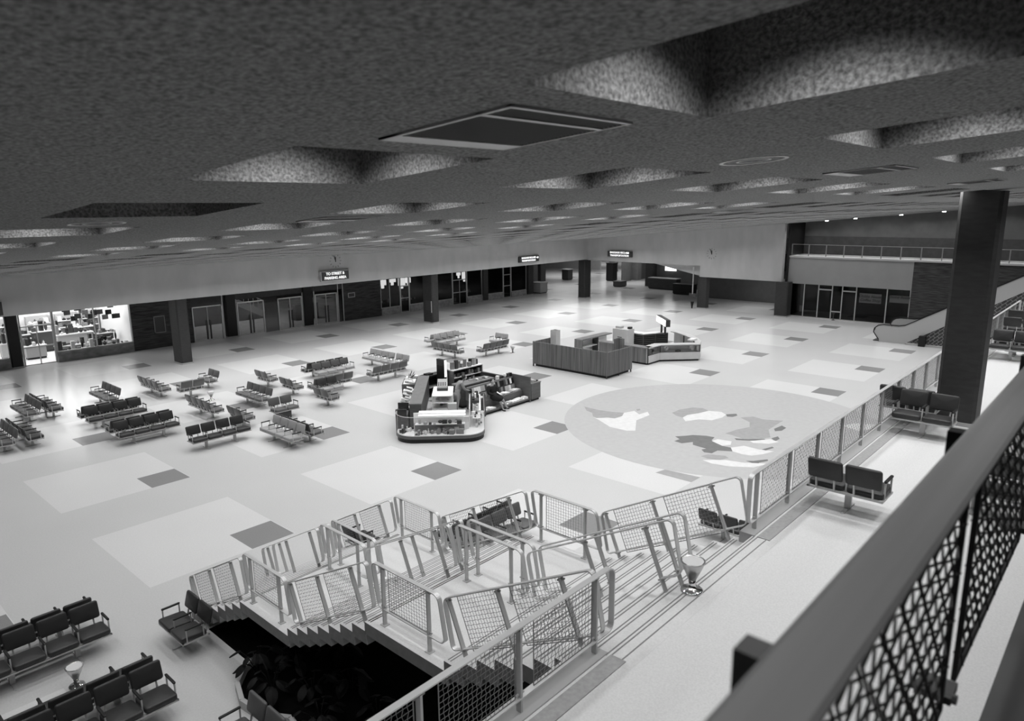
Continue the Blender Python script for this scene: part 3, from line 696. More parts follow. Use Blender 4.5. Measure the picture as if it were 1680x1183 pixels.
def rail_panel(label, O, U, E, length, posts, meshes, pv=None, foot=.25, name='stair_railing', r=.09):
    """O top start of the loop, U along the top, E from top edge to bottom edge; posts lean along pv"""
    O, U, E = Vector(O), Vector(U).normalized(), Vector(E); pv = Vector(pv) if pv is not None else E.copy()
    V = -E.normalized(); H = E.length; N = U.cross(V).normalized(); VP = -pv.normalized(); HP = pv.length
    t = thing(name, label, 'railing', O)
    lp = rrect(length, H, r); closed = True
    if not meshes:
        sh_ = (pv - E).dot(U); n7 = len(lp) // 4; a0, a1 = min(posts[0] + sh_, .16 * length + .06), max(posts[-1] + sh_, .84 * length)
        lp = [(a1, 0)] + lp[3 * n7:] + lp[:3 * n7] + [(a0, 0)]; closed = False
    MB().ribbon(lp, .014, .068, (E, U, V, N), closed).build('handrail_loop', 'metal', t)
    IN = VP.cross(N)
    for p in posts:
        m = MB(); a = U * p + pv
        m.extr([a + IN * q * .012 + N * w_ * .03 - VP * foot for q, w_ in ((-1, -1), (1, -1), (1, 1), (-1, 1))], VP * (foot + HP - .02))
        m.extr([a - VP * foot + Vector((dx, dy, 0)) for dx, dy in ((-.05, -.05), (.05, -.05), (.05, .05), (-.05, .05))], Vector((0, 0, .012)))
        for v_ in (.035, HP - .04): m.tube([a - U * .055 + VP * v_, a + U * .055 + VP * v_], .012, 6)
        m.build('post', 'metal2', t)
    for u0, u1 in meshes:
        m = MB(); wires(m, u0, u1, .012, HP - .012, (pv, U, VP, N)); m.build('mesh_panel', 'wire', t)
    return t
def K(y, z): return -16.505 + (y + 16.505) * .95, 8.269 - (8.269 - z) * .95
SIDES = (('near', -2.80, True), ('far', .70, True), ('middle left', -1.16, False), ('middle right', -.90, False))
for nm, x, ms in SIDES:
    for fl, (a, c) in (('lowest', (K(-1.49, .38), K(-3.98, 1.69))), ('second', (K(-5.72, 1.78), K(-8.12, 3.03))), ('top', (K(-9.87, 3.09), K(-12.33, 4.39)))):
        U = Vector((0, c[0] - a[0], c[1] - a[1])); L = U.length
        if ms: posts, meshes = [.03 * L, .40 * L, .81 * L], [(.10 * L, .39 * L), (.485 * L, .80 * L)]
        else: posts, meshes = ([.10 * L, .45 * L, .86 * L] if fl == 'lowest' else [.43 * L, .83 * L]) if nm == 'middle left' else ([.12 * L, .86 * L] if fl == 'lowest' else [.43 * L, .86 * L]), []
        desc = {'near': 'sloping mesh railing of the %s stair flight on the side nearest the camera', 'far': 'sloping mesh railing of the %s stair flight on the far side', 'middle left': 'open sloping handrail in mid stairs, left of its twin, on the %s flight', 'middle right': 'open sloping handrail in mid stairs, right of its twin, on the %s flight'}[nm] % fl
        rail_panel(desc, (x, a[0], a[1]), U, (0, -.15, -.685), L, posts, meshes, (0, -.29, -.67), foot=.17)
    for ln, (a, c), zz in (('lower', (K(-4.12, 1.74), K(-5.62, 1.76)), ZL1), ('upper', (K(-8.28, 3.05), K(-9.76, 3.12)), ZL2)):
        L = abs(c[0] - a[0]); zt = zz + .92
        posts = [.22 + .0, L - .22]; meshes = [(.34, L - .25)] if ms else []
        desc = {'near': 'level mesh railing on the %s stair landing on the side nearest the camera', 'far': 'level mesh railing on the %s stair landing on the far side', 'middle left': 'open level handrail in mid stairs, left of its twin, on the %s landing', 'middle right': 'open level handrail in mid stairs, right of its twin, on the %s landing'}[nm] % ln
        rail_panel(desc, (x, a[0], zt), (0, -1, 0), (0, -.12, -.66), L, posts, meshes, (0, 0, -.66), foot=.26)
# railing along the upper floor edge
YR = -12.68
rail_panel('long mesh railing along the upper floor edge to the right of the stairs', (.70, YR, ZU + .88), (1, 0, 0), (0, 0, -.72), 24.3,
           [.24 + 1.2 * k for k in range(20)], [(.42 + 1.2 * k, .24 + 1.2 * (k + 1) - .03) for k in range(19)], foot=.16, name='floor_railing')
rail_panel('mesh railing along the upper floor edge in the foreground left of the stairs', (-2.66, YR, ZU + .88), (-1, 0, 0), (0, 0, -.72), 8.4,
           [.30 + 1.17 * k for k in range(7)], [(.36 + 1.17 * k, .30 + 1.17 * (k + 1) - .2) for k in range(6)], foot=.16, name='floor_railing')
rail_panel('mesh railing turning away at the far end of the upper floor', (24.75, -12.8, ZU + .88), (0, -1, 0), (0, 0, -.72), 9.0,
           [.3 + 1.2 * k for k in range(7)], [(.45 + 1.2 * k, .3 + 1.2 * (k + 1) - .03) for k in range(6)], foot=.16, name='floor_railing')

# tall near column
pillar('column', 'tall dark near column rising from the upper floor to the ceiling', 8.42, 9.1, -14.08, -13.34, ZU, zc(-13.7) - .0)
# ---------------------------------------------------------------- mezzanine rail in the foreground
wallbox('floor_mezzanine', 'darkwall', (-16, 30, -26, -16.285, ZM - .12, ZM))
mz = thing('mezzanine_railing', 'thick dark handrail with mesh panels in the right foreground', 'railing', (-6, -16.25, ZM))
z1 = 7.715 - ZM
sec = [(-.036, -.016), (.044, -.016), (.054, -.008), (.054, -.004), (.046, .0), (-.034, .0), (-.042, -.004), (-.042, -.01)]
hm_ = MB(); hm_.extr([(-6, a, z1 + c_) for a, c_ in sec], (26, 0, 0)); hm_.build('handrail', 'handrail', mz)
for k in range(12):
    x = -7.58 + 1.22 * k + 6
    MB().box(x - .022, x + .022, .05, .092, z1 - .16, z1 - .008).build('post', 'black', mz)
for k in range(12):
    x0 = -7.66 + 1.22 * k + 6; x1 = x0 + 1.055
    m = MB(); F = (Vector((0, 0, 0)), Vector((1, 0, 0)), Vector((0, 0, 1)), Vector((0, -1, 0)))
    wires(m, x0, x1, .30, z1 - .03, F, pitch=.06, r=.0032, amp=.007, n=5)
    m.box(x0 - .009, x0 + .009, -.006, .006, .29, z1 - .02); m.box(x1 - .009, x1 + .009, -.006, .006, .29, z1 - .02)
    m.box(x0, x1, -.006, .006, .29, .30); m.box(x0, x1, -.006, .006, z1 - .03, z1 - .016)
    m.build('mesh_panel', 'wiredark', mz)
    m = MB(); m.box(x1 + .01, x1 + .09, -.02, .06, .31, .33); m.tube([(x1 + .03, -.03, .32), (x1 + .03, .07, .32)], .012, 6); m.build('bracket', 'greyd', mz)

# ---------------------------------------------------------------- planter under the stairs
pl = MB(); poly = [(-2.93, -3.2), (-2.93, -4.95), (-3.12, -5.05), (-3.45, -5.4), (-3.62, -5.9), (-3.55, -6.5), (-3.3, -6.9), (-3.5, -8), (-5.5, -9.4), (-9, -11), (-12, -13.2), (.8, -13.2), (.8, -3.2)]
pl.prism(poly[::-1], 0, .012); pb = tag(pl.build('planter_bed', 'soil_shade'), 'planter bed beneath the staircase, coloured near black for the shade', 'planter')  # soil colour also holds the shadow under the stairs
cb = MB(); ed = [(-2.93, -4.95), (-3.12, -5.05), (-3.45, -5.4), (-3.62, -5.9), (-3.55, -6.5), (-3.3, -6.9), (-3.5, -8), (-5.5, -9.4)]
for (x0, y0), (x1, y1) in zip(ed, ed[1:]):
    d = Vector((x1 - x0, y1 - y0, 0)).normalized(); n_ = Vector((d.y, -d.x, 0)) * .04
    a, c_ = Vector((x0, y0, 0)), Vector((x1, y1, 0)); cb.extr([a - n_, a + n_, c_ + n_, c_ - n_], (0, 0, .16))
one('planter_curb', cb, 'greyl', 'curved pale curb around the dark planter', 'curb')
def leafy(x, y, h, n, label, mt, s=1.0):
    t = thing('foliage_plant', label, 'plant', (x, y, .01), RND.uniform(0, 6), 'dark plants in the planter under the stairs')
    stm = MB(); lf = MB()
    for k in range(n):
        a = 2 * PI * k / n + RND.uniform(-.3, .3); rr = RND.uniform(.12, .42) * s; hz = h * RND.uniform(.45, 1)
        tip = Vector((rr * math.cos(a), rr * math.sin(a), hz)); stm.tube([(0, 0, 0), tip * .6 + Vector((0, 0, hz * .2)), tip], .008, 5)
        d = Vector((math.cos(a), math.sin(a), -.35)).normalized(); sd = Vector((-math.sin(a), math.cos(a), 0)); up = sd.cross(d)
        ll = RND.uniform(.22, .42) * s; ww = ll * .33; pts = []
        for q in range(7):
            u = q / 6; wv = ww * math.sin(PI * min(1, u * .95 + .05)) ** .7
            c_ = tip + d * ll * u - Vector((0, 0, 1)) * ll * .3 * u * u
            pts.append((c_ - sd * wv, c_ - up * .02, c_ + sd * wv))
        vs = [p for tr in pts for p in tr]; fs = []
        for q in range(6):
            for e in (0, 1): fs.append((q * 3 + e, q * 3 + e + 1, q * 3 + e + 4, q * 3 + e + 3))
        lf.add(vs, fs)
    stm.build('stems', 'leaf', t); lf.build('leaves', mt, t)
PLAB = ['dark leafy plant in the planter under the stairs']
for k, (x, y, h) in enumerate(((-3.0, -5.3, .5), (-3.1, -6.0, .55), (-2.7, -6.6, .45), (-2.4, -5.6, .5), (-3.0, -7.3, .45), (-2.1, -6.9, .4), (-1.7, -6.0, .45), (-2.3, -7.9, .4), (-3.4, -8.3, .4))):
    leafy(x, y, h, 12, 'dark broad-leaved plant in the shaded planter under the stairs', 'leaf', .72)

# ---------------------------------------------------------------- seating
P_ = .54
PROTO = {}
def bench_proto(n, sh):
    key = (n, sh)
    if key in PROTO: return PROTO[key]
    t = bpy.data.objects.new('tandem_seat', None); COL.objects.link(t); t['category'] = 'bench'; t.empty_display_size = .1
    vm = {'D': 'vinylD', 'M': 'vinylM', 'L': 'vinylL'}[sh[0]]; bm = {'D': 'vinylD', 'M': 'vinylM', 'L': 'vinylL'}[sh[1]]
    for i in range(n):
        x = (i - (n - 1) / 2) * P_
        MB().cushion(.51, .50, .10, TR(x, -.02, .395, 0, math.radians(-3)), puff=.015).build('seat', vm, t, True)
        MB().cushion(.50, .33, .065, TR(x, .325, .665, 0, math.radians(90 - 15 + 0) * 1.0), r=.04, puff=.008).build('backrest', bm, t, True)
    W = n * P_ / 2
    fr = MB()
    fr.box(-W, W, -.25, -.22, .315, .345); fr.box(-W, W, .24, .27, .315, .345)
    for e in (-W, W - .03): fr.box(e, e + .03, -.25, .27, .315, .345)
    fr.box(-W + .05, W - .05, -.035, .035, .27, .315)
    for i in range(n):
        x = (i - (n - 1) / 2) * P_
        for s in (-.13, .13): fr.extr([(x + s - .012, .245, .33), (x + s + .012, .245, .33), (x + s + .012, .27, .33), (x + s - .012, .27, .33)], (0, .055, .24))
    fr.build('frame', 'metal2', t)
    for i in range(n + 1):
        x = -W + i * P_ + (.015 if i == 0 else -.015 if i == n else 0)
        a = MB(); a.cushion(.045, .36, .035, TR(x, -.0, .61), r=.02, e=.008)
        a.m = 1; a.box(x - .012, x + .012, -.17, -.15, .34, .60); a.box(x - .012, x + .012, .15, .17, .34, .60)
        a.build('armrest', ['pad', 'metal2'], t)
    for x in ([-.53, .53] if n == 4 else [0]):
        l = MB(); l.box(x - .045, x + .045, -.03, .03, .015, .29); l.box(x - .03, x + .03, -.24, .24, 0, .022)
        for s in (-.22, .22): l.lathe([(.035, 0), (.035, .012), (0, .014)], 10, (x, s, 0))
        l.box(x - .14, x + .14, -.05, .05, .255, .29); l.build('leg', 'metal2', t)
    PROTO[key] = t; t['used'] = False
    return t
FACE = {'-Y': 0, '+X': PI / 2, '+Y': PI, '-X': -PI / 2}
def bench(n, sh, x, y, face, label, z=0, group=None):
    p = bench_proto(n, sh)
    if not p['used']:
        p['used'] = True; o = p; o.location = (x, y, z); o.rotation_euler = (0, 0, FACE[face])
    else: o = dup(p, (x, y, z), FACE[face])
    o['label'] = label
    o['group'] = group or ('four-place benches on the hall floor' if n == 4 else 'two-place benches on the hall floor')
    return o
BEN = [
 (4, 'MM', -.92, 17.25, '-X', 'four-seat bench facing left, back to back with the dark one nearest the bright shop door'),
 (4, 'DD', -.06, 17.25, '+X', 'dark four-seat bench facing right in the back-to-back pair nearest the bright shop door'),
 (4, 'MM', -2.62, 13.6, '-X', 'four-seat bench cut off by the left picture edge, facing left'),
 (4, 'DD', -1.76, 13.6, '+X', 'dark four-seat bench facing right, second pair from the shop, at the left picture edge'),
 (4, 'MM', 2.06, 17.2, '-X', 'single four-seat bench facing left, standing alone before the bright shop window'),
 (4, 'DD', 1.3, 13.53, '-Y', 'dark four-seat bench facing the camera, the farther of two pairs in line at left'),
 (4, 'DD', 1.3, 14.5, '+Y', 'dark four-seat bench facing away, rear half of the farther left pair'),
 (4, 'DD', 1.33, 10.55, '-Y', 'dark four-seat bench facing the camera, beside the dark floor tile at left'),
 (4, 'DD', 1.33, 11.52, '+Y', 'dark four-seat bench facing away, rear half of the pair beside the dark floor tile'),
 (4, 'MM', 4.25, 17.15, '+X', 'four-seat bench seen from behind left of the first dark column'),
 (2, 'MM', 5.15, 15.6, '+Y', 'two-seat bench turned away from the camera, touching a side-on two-seater by the left column'),
 (2, 'MM', 6.43, 16.6, '-X', 'two-seat bench facing left just below the left column'),
 (4, 'MM', 4.17, 11.95, '+X', 'four-seat bench seen from behind with an ash stand beyond it'),
 (4, 'MM', 6.3, 12.05, '-X', 'four-seat bench facing left with mid-grey backs, in the middle of the left group'),
 (2, 'MM', 8.43, 14.6, '+X', 'two-seat bench seen from behind, the farther of two slanting ones left of the kiosk'),
 (2, 'MM', 8.39, 12.3, '+X', 'two-seat bench seen from behind, the nearer of two slanting ones left of the kiosk'),
 (4, 'DD', 2.8, 7.93, '-Y', 'single dark four-seat bench facing the camera in front of the left group'),
 (2, 'MM', 4.46, 9.45, '+X', 'two-seat bench seen from behind just beyond the single dark four-seater'),
 (4, 'LL', 4.3, 6.33, '-X', 'pale four-seat bench facing left, nearest the kiosk of the pale and dark pair'),
 (4, 'MD', 5.14, 6.33, '+X', 'dark-backed four-seat bench facing right behind the pale four-seater'),
 (2, 'MM', 6.15, 9.23, '-Y', 'two-seat bench facing the camera with a dark box beneath it'),
 (4, 'LM', 11.6, 13.72, '-Y', 'four-seat bench with pale seats facing the camera, upper of two pairs left of the kiosk'),
 (4, 'DD', 11.5, 14.7, '+Y', 'dark four-seat bench facing away, rear half of the upper pair left of the kiosk'),
 (2, 'LD', 9.35, 10.68, '-Y', 'two-seat bench with pale seats and dark backs, lower pair left of the kiosk'),
 (4, 'MM', 9.85, 11.5, '+Y', 'four-seat bench facing away in the lower pair left of the kiosk'),
 (2, 'MM', 8.33, 9.43, '+X', 'two-seat bench seen from behind in front of the lower pair left of the kiosk'),
 (4, 'LL', 14.6, 14.1, '-X', 'pale four-seat bench facing left in the corner group behind the kiosk left'),
 (2, 'LL', 14.65, 12.45, '-X', 'pale two-seat bench finishing the corner row behind the kiosk left'),
 (4, 'MM', 13.1, 11.43, '+Y', 'four-seat bench turned away, closing the corner group just left of the kiosk'),
 (4, 'LL', 20.95, 15.18, '-Y', 'pale four-seat bench facing the camera near the middle column'),
 (4, 'LL', 20.95, 16.16, '+Y', 'pale four-seat bench facing away behind the one near the middle column'),
 (4, 'MM', 18.8, 13.05, '+X', 'four-seat bench seen from behind, left of the gap behind the kiosk'),
 (2, 'LL', 22.62, 12.75, '-X', 'pale two-seat bench facing left, farthest right of the distant seats'),
 (4, 'MM', 20.8, 11.5, '+Y', 'four-seat bench turned away, right of the gap behind the kiosk'),
 (4, 'DD', -5.53, -2.22, '-Y', 'large dark bench facing the camera, upper one at the lower left corner'),
 (4, 'DD', -5.56, -1.29, '+Y', 'large dark bench facing away, behind the upper one at the lower left corner'),
 (4, 'DD', -5.5, -5.1, '-Y', 'large dark bench facing the camera, lowest at the lower left corner'),
 (4, 'DD', -5.53, -4.17, '+Y', 'large dark bench facing away, behind the lowest one at the lower left corner'),
 (2, 'DD', -3.47, -3.35, '-X', 'dark two-seat bench beside the bottom of the stairs'),
 (2, 'MM', -4.17, -7.17, '-X', 'two-seat bench at the bottom edge beside the planter'),
 (2, 'DD', 1.1, -3.1, '+X', 'dark two-seat bench seen through the far railing of the lowest stair flight'),
 (4, 'MM', 3.5, -5.3, '-Y', 'four-seat bench seen through the far railing of the second stair flight'),
 (4, 'DD', 3.5, -4.32, '+Y', 'dark four-seat bench back to back behind the far railing of the second flight'),
 (4, 'DD', 7.6, -9.7, '+X', 'dark four-seat bench seen from behind through the railing of the top flight'),
]
for q in BEN: bench(*q)
UPG = 'two-place benches on the upper floor'
bench(2, 'DD', 2.55, -13.45, '+X', 'dark two-seat bench seen from behind on the upper floor in front of the long railing', ZU, UPG)
bench(2, 'DD', 7.2, -13.4, '-X', 'dark two-seat bench facing the camera beside the tall near column', ZU, UPG)
bench(2, 'DD', 8.04, -13.4 + .22, '+X', 'dark two-seat bench facing away, squeezed behind the one beside the tall near column', ZU, UPG).location.y = -12.95
bench(2, 'DD', 16.75, -13.55, '-X', 'dark two-seat bench facing the camera right of the tall near column', ZU, UPG)
bench(2, 'DD', 17.6, -13.55, '+X', 'dark two-seat bench facing away behind the one right of the tall column', ZU, UPG)
bench(2, 'DD', 20.6, -13.35, '+X', 'farther dark two-seat bench seen from behind right of the tall column', ZU, UPG)
bench(2, 'DD', 22.6, -13.2, '+X', 'most distant dark two-seat bench at the end of the upper floor', ZU, UPG)
bench(2, 'DM', 3.75, -14.9, '-X', 'two-seat bench glimpsed through the gap in the foreground mesh', ZU, UPG)
one('carry_box', MB().box(5.85, 6.35, 9.05, 9.45, 0, .30), 'greyd', 'dark upright box standing under a two-seat bench', 'box')

def urn(x, y, z, label):
    t = thing('ash_urn', label, 'ash stand', (x, y, z), 0, 'hourglass ash stands')
    MB().lathe([(.132, 0), (.135, .018), (.125, .032), (.05, .045), (.04, .1), (.045, .15)], 24).build('foot', 'chrome', t, True)
    MB().lathe([(.045, .15), (.145, .385), (.15, .40), (.138, .402), (.13, .39)], 24).build('bowl', 'urnmetal', t, True)
    MB().lathe([(0, .375), (.122, .39), (.126, .396), (.05, .403), (0, .404)], 20).build('sand', 'sand', t)
urn(-1.17, -12.83, ZU, 'silver hourglass ash stand at the top of the stairs')
urn(-5.31, -3.15, 0, 'silver ash stand between the two dark benches at lower left')
urn(5.44, 14.21, 0, 'small ash stand among the benches below the left column')
urn(21.95, 10.95, 0, 'tiny pale ash stand right of the distant benches')

# ---------------------------------------------------------------- wood slat enclosure
t = thing('slat_enclosure', 'three-sided enclosure of upright wood slats on short legs', 'counter', (20, 5.3, 0))
H0, H1 = .15, 1.34
m = MB(); m.box(.14, .2, -2.22, 2.36, 0, H0 + .02); m.box(.14, 2.1, -2.22, -2.16, 0, H0 + .02); m.build('plinth', 'black', t)  # black box painted as the shadow gap under the raised slats
for nm, a in (('front_panel', (0, .06, -2.35, 2.45)), ('side_panel', (.06, 2.2, -2.35, -2.29)), ('side_panel', (.06, 1.75, 2.39, 2.45))):
    m = MB(); m.box(a[0], a[1], a[2], a[3], H0, H1)
    n = int(max(a[1] - a[0], a[3] - a[2]) / .085)
    for k in range(n):
        u = (k + .5) / n
        if a[1] - a[0] < .1: yy = a[2] + (a[3] - a[2]) * u; m.box(-.018, 0, yy - .033, yy + .033, H0, H1 - .01)
        elif a[2] < 0: xx = a[0] + (a[1] - a[0]) * u; m.box(xx - .033, xx + .033, -2.368, -2.35, H0, H1 - .01)
    m.build(nm, 'slat', t)
for x, y in ((.03, 2.42), (.03, -2.3), (2.15, -2.32), (1.7, 2.42), (1.05, -2.32)): MB().box(x - .025, x + .025, y - .025, y + .025, 0, H1 + .01).build('post', 'greyd', t)
MB().box(.06, 1.5, -2.29, -1.9, .98, 1.02).build('inner_shelf', 'woodtop', t)
def towerbox(x, y, h, m, label):
    t = thing('ticket_box', label, 'box', (x, y, 0))
    MB().box(-.19, .19, -.19, .19, 0, h - .06).build('body', m, t)
    f = MB(); f.box(-.19, .19, -.19, -.16, h - .06, h); f.box(-.19, .19, .16, .19, h - .06, h); f.box(-.19, -.16, -.16, .16, h - .06, h); f.box(.16, .19, -.16, .16, h - .06, h); f.build('rim', m, t)
    MB().box(-.16, .16, -.16, .16, h - .06, h - .05).build('opening', 'black', t)
towerbox(21.55, 7.45, 1.78, 'cream', 'pale open-topped upright box inside the left end of the slat enclosure')
towerbox(21.75, 3.45, 1.72, 'slat', 'wooden open-topped upright box inside the right end of the slat enclosure')

# ---------------------------------------------------------------- information counter with lit sign
t = thing('counter_unit', 'straight counter with pale back panels at the rear of the information desk', 'counter', (23.8, 7.3, 0))
MB().box(0, 3.0, 0, .55, .87, .93).build('counter_top', 'woodtop', t)
MB().box(0, .06, 0, .55, .0, .87).build('end_panel', 'slat', t)
MB().box(.06, 3.0, .40, .46, .05, .87).build('back_panel', 'white', t)
MB().box(1.55, 1.6, 0, .4, .05, .87).build('divider', 'greyd', t); MB().box(.06, 1.55, .05, .4, .42, .45).build('shelf', 'cream', t)
t = thing('cabinet', 'tall pale cabinet at the inner corner of the information desk', 'cabinet', (26.85, 6.75, 0))
MB().box(0, .7, -.5, .55, .03, 1.2).build('body', 'cream', t); MB().box(-.012, 0, -.1, .2, .7, .74).build('slot', 'greyd', t); MB().box(.02, .7, -.48, .5, 0, .03).build('plinth', 'black', t)
one('telephone', MB().box(27.2, 27.42, 6.3, 6.5, 1.2, 1.32), 'black', 'small black telephone on top of the tall pale cabinet', 'telephone')
one('card_box', MB().box(27.0, 27.35, 6.85, 7.2, 1.2, 1.33), 'greyl', 'pale low box on top of the tall pale cabinet', 'box')
t = thing('counter_unit', 'wood-panelled counter section beside the slat enclosure', 'counter', (24.0, 4.7, 0))
MB().box(.03, .5, -1.5, 1.6, .1, .88).build('body', 'slat', t); MB().box(0, .55, -1.53, 1.62, .88, .93).build('counter_top', 'woodtop', t); MB().box(.08, .5, -1.45, 1.55, 0, .1).build('plinth', 'black', t)
for yy in (-1.5, -.5, .55): MB().box(.01, .03, yy - .02, yy + .02, .1, .88).build('edge_strip', 'greyl', t)
t = thing('display_counter', 'angled glass-fronted display counter on the right of the information desk', 'counter', (0, 0, 0))
FP = [(24.08, 3.12), (25.25, 3.1), (26.82, 1.58)]; BP = [(24.5, 3.62), (25.45, 3.6), (27.15, 1.95)]
for nm, z0, z1, mt, ins in (('plinth', 0, .1, 'black', .08), ('lower_panel', .1, .5, 'cream', .0), ('counter_top', .88, .93, 'greyl', -.02)):
    m = MB(); F_ = [(x + ins * .5, y + ins) for x, y in FP]; m.prism(F_ + BP[::-1], z0, z1); m.build(nm, mt, t)
m = MB(); m.prism([(x + .25, y + .36) for x, y in FP] + BP[::-1], .5, .88); m.build('back_panel', 'greyl', t)
m = MB()
for (x0, y0), (x1, y1) in zip(FP, FP[1:]): m.extr([(x0, y0, .53), (x1, y1, .53), (x1, y1, .86), (x0, y0, .86)], (.01, .01, 0))
m.build('glass', 'glass', t)
m = MB()
for (x, y) in FP: m.box(x - .02, x + .03, y - .02, y + .03, .5, .9)
for (x0, y0), (x1, y1) in zip(FP, FP[1:]):
    m.extr([(x0, y0, .5), (x1, y1, .5), (x1, y1, .54), (x0, y0, .54)], (.02, .02, 0)); m.extr([(x0, y0, .85), (x1, y1, .85), (x1, y1, .89), (x0, y0, .89)], (.02, .02, 0))
m.build('window_frame', 'greyd', t)
m = MB()
for (x0, y0), (x1, y1) in zip(FP, FP[1:]): m.extr([(x0 + .1, y0 + .16, .85), (x1 - .06, y1 + .16, .85), (x1 - .06, y1 + .20, .85), (x0 + .1, y0 + .20, .85)], (0, 0, .025))
m.build('glow_strip', 'panelglow', t)  # unseen glowing strip added to brighten the display window
for k, (x, y, r) in enumerate(((24.75, 3.33, .13), (25.65, 2.97, .13), (26.65, 1.98, .14))):
    m = MB(); m.ball((x, y, .56 + r), r, r, r, 14, 9); m.lathe([(.06, 0), (.05, .04)], 10, (x, y, .5))
    one('model_globe', m, ['greyd', 'cream', 'greyl'][k], ['dark round display piece in the narrow left pane of the display counter', 'pale round display piece at the left of the long display pane', 'grey round display piece at the right of the long display pane'][k], 'globe', None, True)
one('display_block', MB().box(25.95, 26.25, 2.4, 2.6, .5, .6), 'greyd', 'low dark model between the two globes in the display counter', 'model')
t = thing('counter_unit', 'curved open counter closing the right side of the information desk', 'counter', (0, 0, 0))
OUT = [(26.9, 1.6), (27.75, 2.0), (28.5, 2.6), (29.2, 3.4), (29.75, 4.3), (29.95, 4.85)]; INN = [(27.1, 2.0), (27.6, 2.35), (28.2, 2.9), (28.8, 3.6), (29.3, 4.45), (29.45, 4.9)]
MB().prism(OUT + INN[::-1], .88, .93).build('counter_top', 'greyl', t)
MB().prism(OUT + [(x - .05, y + .05) for x, y in OUT[::-1]], .06, .88).build('curved_panel', 'cream', t)
for (x, y) in ((27.9, 2.5), (28.9, 3.7)): MB().box(x - .03, x + .03, y - .03, y + .03, 0, .88).build('support', 'greyd', t)
one('brochure_tray', MB().box(27.3, 27.85, 2.3, 2.6, .93, 1.02), 'white', 'white tray on the curved counter of the information desk', 'tray')
t = thing('louvred_counter', 'dark louvred back counter with a white ledge in the information desk', 'counter', (0, 0, 0))
LV = [(27.62, 6.5), (27.62, 5.65), (29.1, 4.88)]; LB = [(28.1, 6.6), (28.15, 5.9), (29.4, 5.25)]
MB().prism(LV + LB[::-1], .88, .94).build('counter_top', 'white', t)
m = MB()
for (x0, y0), (x1, y1) in zip(LV, LV[1:]):
    m.extr([(x0 + .05, y0 + .04, .02), (x1 + .05, y1 + .04, .02), (x1 + .05, y1 + .04, .88), (x0 + .05, y0 + .04, .88)], (.05, .05, 0))
m.build('back_panel', 'black', t)
m = MB()
for k in range(7):
    z = .08 + k * .115
    for (x0, y0), (x1, y1) in zip(LV, LV[1:]): m.extr([(x0, y0, z), (x1, y1, z), (x1, y1, z + .03), (x0, y0, z + .03)], (.04, .035, .02))
m.build('louvre_slats', 'greyd', t)
for (x, y) in LV + [((LV[1][0] + LV[2][0]) / 2, (LV[1][1] + LV[2][1]) / 2)]: MB().box(x - .02, x + .02, y - .02, y + .02, .0, .88).build('upright', 'greyd', t)
t = thing('light_box_sign', 'glowing blank white light box on two posts above the information desk', 'sign', (28.62, 5.02, .94), PI / 4)
MB().box(-1.35, .8, -.13, .13, .56, .96).build('casing', 'greyd', t)
MB().box(-1.33, .78, .13, .145, .58, .94).build('lit_face', 'signglow', t)
for xx in (-.75, .05): MB().box(xx - .05, xx + .05, -.05, .05, 0, .56).build('post', 'greyd', t)

# ---------------------------------------------------------------- news and gift kiosk
KO = Vector((8.35, 1.65, 0)); KA = Vector((.7071, .7071, 0)); KB = Vector((.7071, -.7071, 0))
def kp(s, t_, z=0): q = KO + KA * s + KB * t_; return (q.x, q.y, z)
def kpoly(pts): return [kp(s, t_)[:2] for s, t_ in pts]
def kbox(m, s0, s1, t0, t1, z0, z1): m.prism(kpoly([(s0, t0), (s1, t0), (s1, t1), (s0, t1)])[::-1], z0, z1); return m
def arc(cs, ct, r, a0, a1, n=8): return [(cs + r * math.cos(math.radians(a0 + (a1 - a0) * k / n)), ct + r * math.sin(math.radians(a0 + (a1 - a0) * k / n))) for k in range(n + 1)]
def case_outline(e):   # outer edge, offset inwards by e
    r = .72 - e
    return [(.95, -2.05 + e)] + arc(.72, -1.33, r, 270, 180) + arc(.72, .48, r, 180, 90) + [(3.2, 1.2 - e)]
def case_inner(): return [(3.2, .62), (.78, .62), (.62, .45), (.62, -1.4), (.95, -1.6)]
t = thing('glass_showcase', 'rounded glass showcase glowing at the near end of the kiosk', 'showcase', (0, 0, 0))
def ring_prism(e, z0, z1): m = MB(); m.prism((kpoly(case_outline(e) + case_inner()))[::-1], z0, z1); return m
ring_prism(.035, 0, .15).build('plinth', 'black', t)
ring_prism(0, .15, .26).build('wood_band', 'wood', t)
ring_prism(.02, .26, .28).build('display_floor', 'white', t)
m = MB(); oc_ = kpoly(case_outline(.01))
for (x0, y0), (x1, y1) in zip(oc_, oc_[1:]): m.extr([(x0, y0, .28), (x1, y1, .28), (x1, y1, .98), (x0, y0, .98)], (.004, .004, 0))
m.build('curved_glass', 'glass', t)
m = MB()
for (x0, y0), (x1, y1) in zip(oc_, oc_[1:]): m.tube([(x0, y0, .98), (x1, y1, .98)], .012, 5)
for k in (0, 9, 18, 19): m.tube([(oc_[k][0], oc_[k][1], .28), (oc_[k][0], oc_[k][1], .98)], .01, 5)
m.build('glass_rim', 'metal', t)
m = MB(); kbox(m, .30, .55, -1.33, .48, .60, .615); kbox(m, .9, 3.1, .75, 1.05, .62, .635); m.build('glass_shelf', 'white', t)
m = MB(); kbox(m, .58, .62, -1.4, .45, .60, .98); kbox(m, .95, 3.2, .62, .66, .28, .98); m.build('back_panel', 'white', t)
m = MB(); kbox(m, .57, .62, -1.4, .45, .28, .60); m.build('lower_back_panel', 'grey', t)
m = MB(); kbox(m, .38, .74, -1.2, .5, .98, 1.02); m.build('light_hood', 'white', t)
